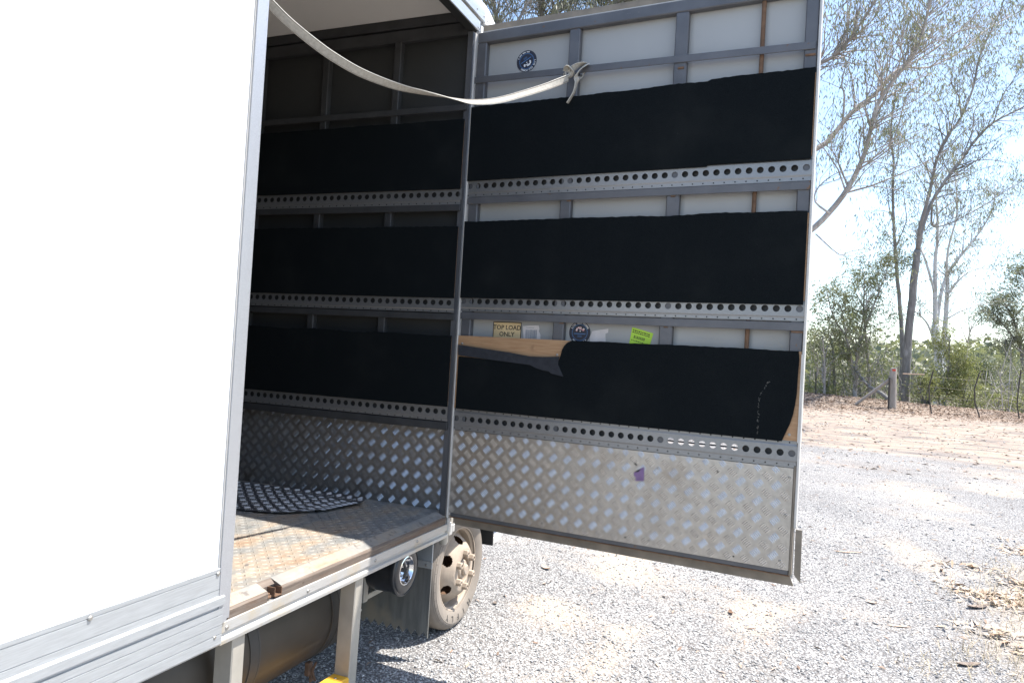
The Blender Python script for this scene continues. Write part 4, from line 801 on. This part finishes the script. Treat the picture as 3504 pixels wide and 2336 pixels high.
def shrub(name, label, cat, c, rx, rz, n, bark, leafmat, per=26, spread=.12, L=.11, W=.016, droop=.3, ry=None, group=None, seed=0):
    base = Vector((c[0], c[1], ground_z(c[0], c[1]) - .05)); t = thing(name, label, cat, base, group); b = MB(); cent = []; ry = ry or rx
    for k in range(5):
        tip = Vector((c[0] + random.uniform(-.5, .5) * rx, c[1] + random.uniform(-.5, .5) * ry, c[2] + rz * random.uniform(0, .6))); b.tube([base + Vector((random.gauss(0, .06), random.gauss(0, .06), 0)), base.lerp(tip, .5) + Vector((random.gauss(0, .1), random.gauss(0, .1), 0)), tip], [.035, .025, .008], 6)
    for _ in range(n):
        d = Vector((random.gauss(0, 1), random.gauss(0, 1), random.gauss(0, 1))).normalized() * random.random() ** .33
        p = Vector((c[0] + d.x * rx, c[1] + d.y * ry, c[2] + d.z * rz)); k = noise.noise(p * (2.6 / max(.5, rx)) + Vector((seed * 7.1, 0, 0)))
        if k < .0 or p.z < base.z + .1: continue
        cent.append(p)
        if random.random() < .35: b.tube([p, p.lerp(Vector((c[0], c[1], p.z - .4 * rz)), .45)], [.004, .010], 3, cap=False)
    b.build('stem', bark, t, smooth=True).location = -base
    v, f = leaf_cloud([tuple(p) for p in cent], spread, per, L, W, droop); np_mesh('crown', v, f, leafmat, t).location = -base
    return t
tree('gum_tree', 'tall dark-trunked gum forking high above the strainer post', 'tree', GUIDES['t1'], 'bark_dark', 'leaf_gum', 42, skip=1, start=.15, spread=.11, per=6, tl=(.6, 2.2), rs=.8, sub=2)
tree('gum_tree', 'slender gum trunk just left of the tall dark gum', 'tree', GUIDES['t2'], 'bark_dark', 'leaf_gum', 24, start=.4, per=7, spread=.11, tl=(.5, 1.4), rs=.9, sub=2)
tree('gum_tree', 'pale white-trunked gum with several upright stems behind the fence', 'tree', GUIDES['t3'], 'bark_white', 'leaf_gum', 40, skip=1, start=.35, per=5, spread=.11, tl=(.6, 2.0), sub=2, rs=.9)
tree('gum_tree', 'leaning gum whose long limbs reach out from behind the open door', 'tree', GUIDES['t4'], 'bark', 'leaf_gum', 48, skip=1, start=.15, per=5, spread=.11, tl=(.6, 2.3), L=.13, W=.011, droop=.65, rs=.62, sub=3)
tree('gum_tree', 'leafy gum rising behind the truck above the top of the door', 'tree', GUIDES['t5'], 'bark_dark', 'leaf_gum', 100, skip=1, start=.05, per=11, spread=.15, tl=(.9, 2.2), L=.16, W=.014, droop=.7)
tree('gum_tree', 'spreading grey-green tree at the right edge behind the fence', 'tree', GUIDES['s3'], 'bark_dark', 'leaf_far', 50, start=.3, per=11, spread=.12, tl=(.8, 2.0), L=.15, W=.02, droop=.3)
tree('dead_sapling', 'leafless grey sapling between the white gum and the right-hand tree', 'tree', GUIDES['dead'], 'bark', 'leaf_gum', 40, start=.2, per=0, tl=(.8, 1.6), sub=4)
tree('bushy_tree', 'bushy thicket tree beside the open door left of the strainer post', 'tree', GUIDES['s1'], 'bark', 'leaf_bush', 52, start=.15, per=11, spread=.11, tl=(.7, 1.7), L=.12, W=.017, droop=.35)
tree('wattle_shrub', 'yellow-green wattle with thin dark stems right of the strainer post', 'shrub', GUIDES['s2'], 'bark_dark', 'leaf_lime', 55, start=.1, per=15, spread=.12, tl=(.4, .9), L=.11, W=.013, droop=.45)
shrub('wattle_shrub', 'rounded yellow-green wattle in front of the white gum', 'shrub', (25.87, -7.45, 1.55), .65, .95, 190, 'bark_dark', 'leaf_lime', 26, .14, .11, .013, .45, seed=1)
shrub('leafy_shrub', 'low olive shrub at the foot of the tall dark gum', 'shrub', (25.3, -6.2, 1.35), .62, .7, 120, 'bark_dark', 'leaf_lime', 20, .13, .10, .014, .4, seed=2)
shrub('leafy_shrub', 'small dark rounded shrub behind the bent star picket', 'shrub', (31.4, -8.95, 1.75), .55, 1.05, 260, 'bark_dark', 'leaf_dark', 30, .12, .09, .02, .2, seed=3)
shrub('leafy_shrub', 'wide grey-green shrub behind the right end of the fence', 'shrub', (35.3, -10.6, 1.75), 1.25, 1.2, 300, 'bark_dark', 'leaf_far', 26, .16, .11, .02, .2, seed=4)
shrub('leafy_shrub', 'low bright shrub at the far right of the fence', 'shrub', (27.2, -9.4, .98), .95, .62, 170, 'bark', 'leaf_lime', 24, .12, .10, .015, .3, seed=5)
shrub('leafy_shrub', 'low green shrub at the bank next to the door edge', 'shrub', (26.3, -2.7, 1.0), .75, .45, 110, 'bark', 'leaf_lime', 22, .11, .10, .015, .3, seed=6)
shrub('leafy_shrub', 'ragged olive shrub against the open door edge', 'shrub', (26.6, -3.0, 2.6), .8, 1.5, 150, 'bark', 'leaf_lime', 22, .15, .11, .018, .35, seed=7)
shrub('leafy_shrub', 'tangled low shrub behind the diagonal brace', 'shrub', (28.5, -4.4, 1.35), 1.3, .8, 190, 'bark', 'leaf_bush', 18, .16, .11, .018, .3, seed=8)
shrub('leafy_shrub', 'scrubby olive bush behind the three thin pickets', 'shrub', (28.5, -8.3, 1.25), 1.0, .75, 170, 'bark', 'leaf_bush', 20, .14, .10, .016, .3, seed=9)
for k, (x, y, h, l, lab) in enumerate(((26.9, -3.35, 2.6, .3, 'thin bare trunk close to the open door edge'), (27.6, -4.0, 3.6, -.25, 'thin reddish trunk left of the strainer post'), (27.9, -4.35, 2.6, .5, 'broken dark stump leaning left of the strainer post'))):
    gz = ground_z(x, y); tree('dead_tree', lab, 'tree', [([(x, y, gz), (x + .1, y + l * .3, gz + h * .4), (x, y + l * .6, gz + h * .75), (x - .1, y + l, gz + h)], .09 - .015 * k, .03)], 'bark_dark' if k != 1 else 'bark', 'leaf_bush', 10, start=.4, per=0, tl=(.5, 1.0))
# fallen branch in front of the trees
t = thing('fallen_branch', 'dark crooked branch fallen against the bank left of the strainer post', 'branch', (25.0, -4.6, .9)); b = MB()
b.tube([(26.6, -3.85, 2.1), (26.0, -4.05, 1.75), (25.6, -4.35, 1.35), (25.1, -4.75, 1.12), (24.7, -5.05, .86), (24.5, -5.3, .80)], [.03, .05, .06, .065, .07, .05], 8); b.tube([(25.6, -4.35, 1.35), (25.3, -4.2, 1.5), (25.2, -3.9, 1.55)], [.03, .02, .01], 6)
b.build('branch', 'bark_dark', t, smooth=True).location = (-25.0, 4.6, -.9)
# far-off woodland and undergrowth, one mass
cent = []
for _ in range(2600):
    d = random.uniform(55, 150); a = math.radians(random.uniform(-42, 20)); x, y = d * math.cos(a), d * math.sin(a) - 2
    nn = noise.noise(Vector((x * .06, y * .09, 0))); hmax = (3.2 + 4.5 * (d - 55) / 95) * (1 + .45 * nn)
    cent.append((x, y, random.uniform(.1, max(.8, hmax))))
v, f = leaf_cloud(cent, 1.0, 20, .75, .22, .25); np_mesh('woodland', v, f, 'leaf_far', None, kind='stuff')
cent = []
for _ in range(2600):
    x = random.uniform(26.5, 55); y = random.uniform(-22, 6) ; y *= x / 34
    if noise.noise(Vector((x * .35, y * .5, 5))) < .02: continue
    cent.append((x, y, ground_z(x, y) + random.uniform(.0, .55)))
v, f = leaf_cloud(cent, .28, 16, .14, .022, .1); np_mesh('undergrowth', v, f, 'leaf_bush', None, kind='stuff')
b = MB()
for _ in range(260):
    x = random.uniform(26, 34); y = random.uniform(-11, -1.5); z = ground_z(x, y); a = random.uniform(0, 6.28); l = random.uniform(.5, 1.6); e = random.uniform(.1, 1.1)
    b.tube([(x, y, z), (x + math.cos(a) * l * .5, y + math.sin(a) * l * .5, z + e * .6 * l), (x + math.cos(a) * l, y + math.sin(a) * l, z + e * l)], [.010, .008, .004], 4, cap=False)
for _ in range(90):                                                   # leaning dead stems among the scrub
    x = random.uniform(26, 33); y = random.uniform(-11, -1.5); z = ground_z(x, y); l = random.uniform(1.2, 2.8)
    b.tube([(x, y, z), (x + random.gauss(0, .12) * l, y + random.gauss(0, .12) * l, z + l * .5), (x + random.gauss(0, .2) * l, y + random.gauss(0, .2) * l, z + l)], [.022, .015, .006], 5, cap=False)
b.build('fallen_sticks', 'bark', None, kind='stuff')
# ------------------------------------------------------------------ fence
fence = thing('wire_fence', 'old wire fence with a braced timber strainer post and thin dark pickets', 'fence', (23.4, -4.9, .62))
FO = -Vector(fence.location)
def fp(bm, name, mat, **kw):
    o = bm.build(name, mat, fence, **kw); o.location = FO; return o
gz = ground_z(23.42, -4.92)
fp(MB().tube([(23.42, -4.92, gz - .1), (23.43, -4.905, 1.35), (23.43, -4.89, 2.03)], [.115, .108, .10], 12), 'strainer_post', 'post', smooth=40)
fp(MB().box(23.325, 23.329, -4.95, -4.85, 1.93, 1.99), 'red_tag', 'red')
gz2 = ground_z(23.55, -3.78); fp(MB().tube([(23.35, -4.80, 1.66), (23.5, -3.80, gz2 + .0)], [.055, .05], 8), 'brace', 'post', smooth=40)
def picket(pts, r): fp(MB().tube(pts, r, 6), 'picket', 'picket')
picket([(23.1, -4.77, ground_z(23.1, -4.77) - .12), (23.15, -4.76, 1.7)], .035)
for x, y, top in ((22.95, -5.98, 2.0), (23.25, -7.30, 2.03), (23.6, -8.52, 2.2)):
    z = ground_z(x, y) - .05
    picket([(x, y - (.10 if y < -7 and y > -8 else .02), z), (x + .02, y + .06, z + .5), (x, y + (.10 if y > -7.5 else 0.05), z + .95), (x, y + (-.02 if y > -8 and y < -7 else .0), top)], .021)
for x, y, top in ((25.6, -2.6, 1.75), (24.9, -1.2, 1.8), (24.3, -10.2, 2.0), (24.8, -12.0, 2.0)): picket([(x, y, ground_z(x, y) - .05), (x, y + .03, top)], .02)
for hz in (1.80, 1.46, 1.16, .90):
    A = [(24.9, -1.2, hz + .0), (24.4, -2.4, hz - .10), (23.8, -3.8, hz - .04), (23.43, -4.89, hz + .06), (22.97, -5.94, hz + .02), (23.26, -7.22, hz - .03), (23.6, -8.48, hz + .06), (24.3, -10.2, hz + .02), (24.8, -12, hz)]
    fp(MB().tube(A, .0016, 4), 'wire', 'wire')
fp(MB().tube([(23.2, -5.15, 1.86), (23.05, -5.75, 1.875)], .02, 6), 'wire_spacer', 'stick')
# ------------------------------------------------------------------ ground cover
def scatter_stones(n, region, smin, smax, seed):
    r = np.random.default_rng(seed); pts = region(r, n)
    base = np.array([(1, 0, 0), (-1, 0, 0), (0, 1, 0), (0, -1, 0), (0, 0, 1), (0, 0, -1)], float); tri = np.array([(0, 2, 4), (2, 1, 4), (1, 3, 4), (3, 0, 4), (2, 0, 5), (1, 2, 5), (3, 1, 5), (0, 3, 5)])
    m = len(pts); s = smin * (smax / smin) ** (r.random((m, 1, 1)) ** 2.2); sh = r.uniform(.6, 1.2, (m, 1, 3)); jit = r.normal(0, .18, (m, 6, 3)); v = (base[None] + jit) * sh
    a = r.uniform(0, 6.28, m); ca, sa = np.cos(a), np.sin(a); x = v[..., 0] * ca[:, None] - v[..., 1] * sa[:, None]; y = v[..., 0] * sa[:, None] + v[..., 1] * ca[:, None]
    v = np.stack([x, y, v[..., 2] * .75], -1) * s + np.array(pts)[:, None, :] + np.array([0, 0, .25]) * s
    f = (tri[None] + (np.arange(m) * 6)[:, None, None]).reshape(-1, 3)
    return v.reshape(-1, 3), f
def near_region(r, n):
    out = []
    d = 2.6 * (9.5 / 2.6) ** r.random(n); a = np.radians(r.uniform(-27, 40, n)) * 1.0
    th0 = math.atan2(FWD.y, FWD.x); x = -3.618 + d * np.cos(th0 - a); y = -1.809 + d * np.sin(th0 - a)
    k = (y < 1.6); x, y = x[k], y[k]
    return np.stack([x, y, np.array([ground_z(float(p), float(q_)) for p, q_ in zip(x, y)])], 1)
v, f = scatter_stones(60000, near_region, .004, .0115, 3); np_mesh('gravel', v, f, 'pebble', None, kind='stuff')
def far_region(r, n):
    x = r.uniform(3, 17, n); y = r.uniform(-9, 2, n); return np.stack([x, y, np.array([ground_z(float(p), float(q_)) for p, q_ in zip(x, y)])], 1)
v, f = scatter_stones(3200, far_region, .008, .026, 5); np_mesh('loose_stones', v, f, 'pebble', None, kind='stuff')
def litter(pts, L, W, lift, name, mat='litter'):
    pts = np.array(pts); n = len(pts); a = RNG.uniform(0, 6.28, n); d = np.stack([np.cos(a), np.sin(a), RNG.normal(0, lift, n)], 1); s = np.stack([-np.sin(a), np.cos(a), RNG.normal(0, .35, n)], 1)
    ln = L * RNG.uniform(.5, 1.35, (n, 1)); wd = W * RNG.uniform(.6, 1.4, (n, 1)); up = np.array([[0, 0, 1.0]]) * ln * RNG.uniform(-.02, .16, (n, 1)); c = pts + np.array([0, 0, .006])
    v = np.stack([c - d * ln * .5, c + s * wd + up, c + d * ln * .5, c - s * wd + up], 1).reshape(-1, 3); np_mesh(name, v, np.arange(n * 4).reshape(n, 4), mat, None, kind='stuff')
pts = []
for _ in range(16000):                                                # bank under the trees
    y = random.uniform(-11, 0); x = 24.3 + random.gauss(0, 1.3); pts.append((x, y, ground_z(x, y) + random.uniform(0, .03)))
for _ in range(2600):
    x = 23 - 14 * random.random() ** 1.7; y = random.uniform(-9, 1); pts.append((x, y, ground_z(x, y)))
litter(pts, .11, .014, .15, 'leaf_litter')
pts = []
def verge(x, y): return -(y + 2.75) + .65 * noise.noise(Vector((x * 1.1, y * 1.1, 4))) - .42 * max(0, x - 2.2)
for _ in range(60000):
    x = random.uniform(.4, 5.2); y = random.uniform(-5.2, -1.7); k = verge(x, y)
    if random.random() < max(0, min(1, k * 1.1 + .05)) and noise.noise(Vector((x * 2.2, y * 2.2, 9))) > -.12 + random.random() * .3: pts.append((x, y, ground_z(x, y) + random.uniform(0, .02)))
litter(pts[:5200], .095, .011, .22, 'verge_leaf_litter', 'verge')
pts = []
for _ in range(700):
    x = random.uniform(-.2, 9); y = random.uniform(-5, .6); pts.append((x, y, ground_z(x, y)))
litter(pts, .06, .007, .15, 'scattered_leaves')
vs, fs = [], []; nb = 0
clumps = [(2.95, -3.45, .34, 900), (2.55, -3.55, .30, 700), (3.35, -3.75, .4, 800), (1.55, -2.95, .26, 420), (1.25, -2.62, .18, 300), (1.85, -3.2, .3, 520), (2.2, -3.15, .25, 260), (3.9, -3.75, .4, 420), (1.5, -3.3, .3, 420), (2.9, -3.05, .25, 160), (4.6, -4.2, .5, 400)]
for cx, cy, rr, n in clumps:
    for _ in range(int(n * .24)):
        x = cx + random.gauss(0, rr * .6); y = cy + random.gauss(0, rr * .6); z = ground_z(x, y); a = random.uniform(0, 6.28); l = random.uniform(.05, .17) * (1.15 if rr > .28 else .8); e = random.uniform(.25, 1.3); w = .0016
        dx, dy = math.cos(a), math.sin(a); p0 = (x, y, z); p1 = (x + dx * l * .4 * math.cos(e), y + dy * l * .4 * math.cos(e), z + l * .55 * math.sin(e)); p2 = (x + dx * l * math.cos(e), y + dy * l * math.cos(e), z + l * .75 * math.sin(e) * random.uniform(.5, 1.1))
        o = len(vs); vs += [(p0[0] - dy * w, p0[1] + dx * w, p0[2]), (p0[0] + dy * w, p0[1] - dx * w, p0[2]), (p1[0] + dy * w, p1[1] - dx * w, p1[2]), (p1[0] - dy * w, p1[1] + dx * w, p1[2]), p2]
        fs += [(o, o + 1, o + 2), (o, o + 2, o + 3), (o + 3, o + 2, o + 4)]
np_mesh('dry_grass', np.array(vs), np.array(fs), 'grass', None, kind='stuff')
# single fallen leaves, bark strips and twigs that can be told apart
def bark_leaf(name, label, x, y, L, W, a, mat, curl=.25, group=None):
    z = ground_z(x, y); t = []; n = 6
    for i in range(n + 1):
        u = i / n - .5; w = W * (1 - (2 * u) ** 2) ** .6 + .001; h = .006 + curl * L * (abs(u) ** 1.5) * .6
        for s, dz in ((-1, .25 * W), (0, 0), (1, .25 * W)): t.append((u * L * math.cos(a) - s * w * math.sin(a), u * L * math.sin(a) + s * w * math.cos(a), h + dz))
    b = MB(); b.add(t, [(i * 3 + j, (i + 1) * 3 + j, (i + 1) * 3 + j + 1, i * 3 + j + 1) for i in range(n) for j in range(2)])
    b.add([(p[0], p[1], p[2] - .0015) for p in t], [(i * 3 + j, i * 3 + j + 1, (i + 1) * 3 + j + 1, (i + 1) * 3 + j) for i in range(n) for j in range(2)])
    o = b.build(name, mat, None, smooth=True, label=label, category='leaf' if 'leaf' in name else 'bark strip'); o.location = (x, y, z)
    return o
bark_leaf('fallen_leaf', 'curled reddish leaf alone on the gravel right of the wheel', 1.87, -.045, .11, .022, .9, 'stick', .5)
bark_leaf('fallen_leaf', 'dark curled leaf on gravel just below the lower corner of the door', 1.612, -1.481, .075, .014, .3, 'rust', .6)
bark_leaf('fallen_leaf', 'thin tan leaf on the pale sand patch below the door corner', 1.40, -1.63, .06, .010, 2.2, 'stick')
bark_leaf('fallen_leaf', 'pale folded leaf on gravel left of the dry grass', 2.35, -2.42, .08, .02, 1.0, 'stick', .4)
bark_leaf('bark_strip', 'long reddish bark strip lying on the gravel right of the door corner', 3.73, -2.345, .26, .014, -1.2, 'stick', .1)
bark_leaf('bark_strip', 'straight pale bark strip in the gravel near the grass tuft', 1.93, -2.55, .15, .008, -1.3, 'stick', .05)
bark_leaf('bark_strip', 'broad brown bark strip lying in the front grass clump', 1.45, -2.86, .16, .024, -1.1, 'lip', .25)
bark_leaf('bark_strip', 'rolled brown bark strip at the edge of the large grass clump', 2.65, -3.15, .2, .03, -.9, 'lip', .3)
bark_leaf('fallen_leaf', 'orange leaf on gravel beside the tyre edge', .98, .02, .05, .012, .4, 'lip', .4)
bpy.context.view_layer.update()
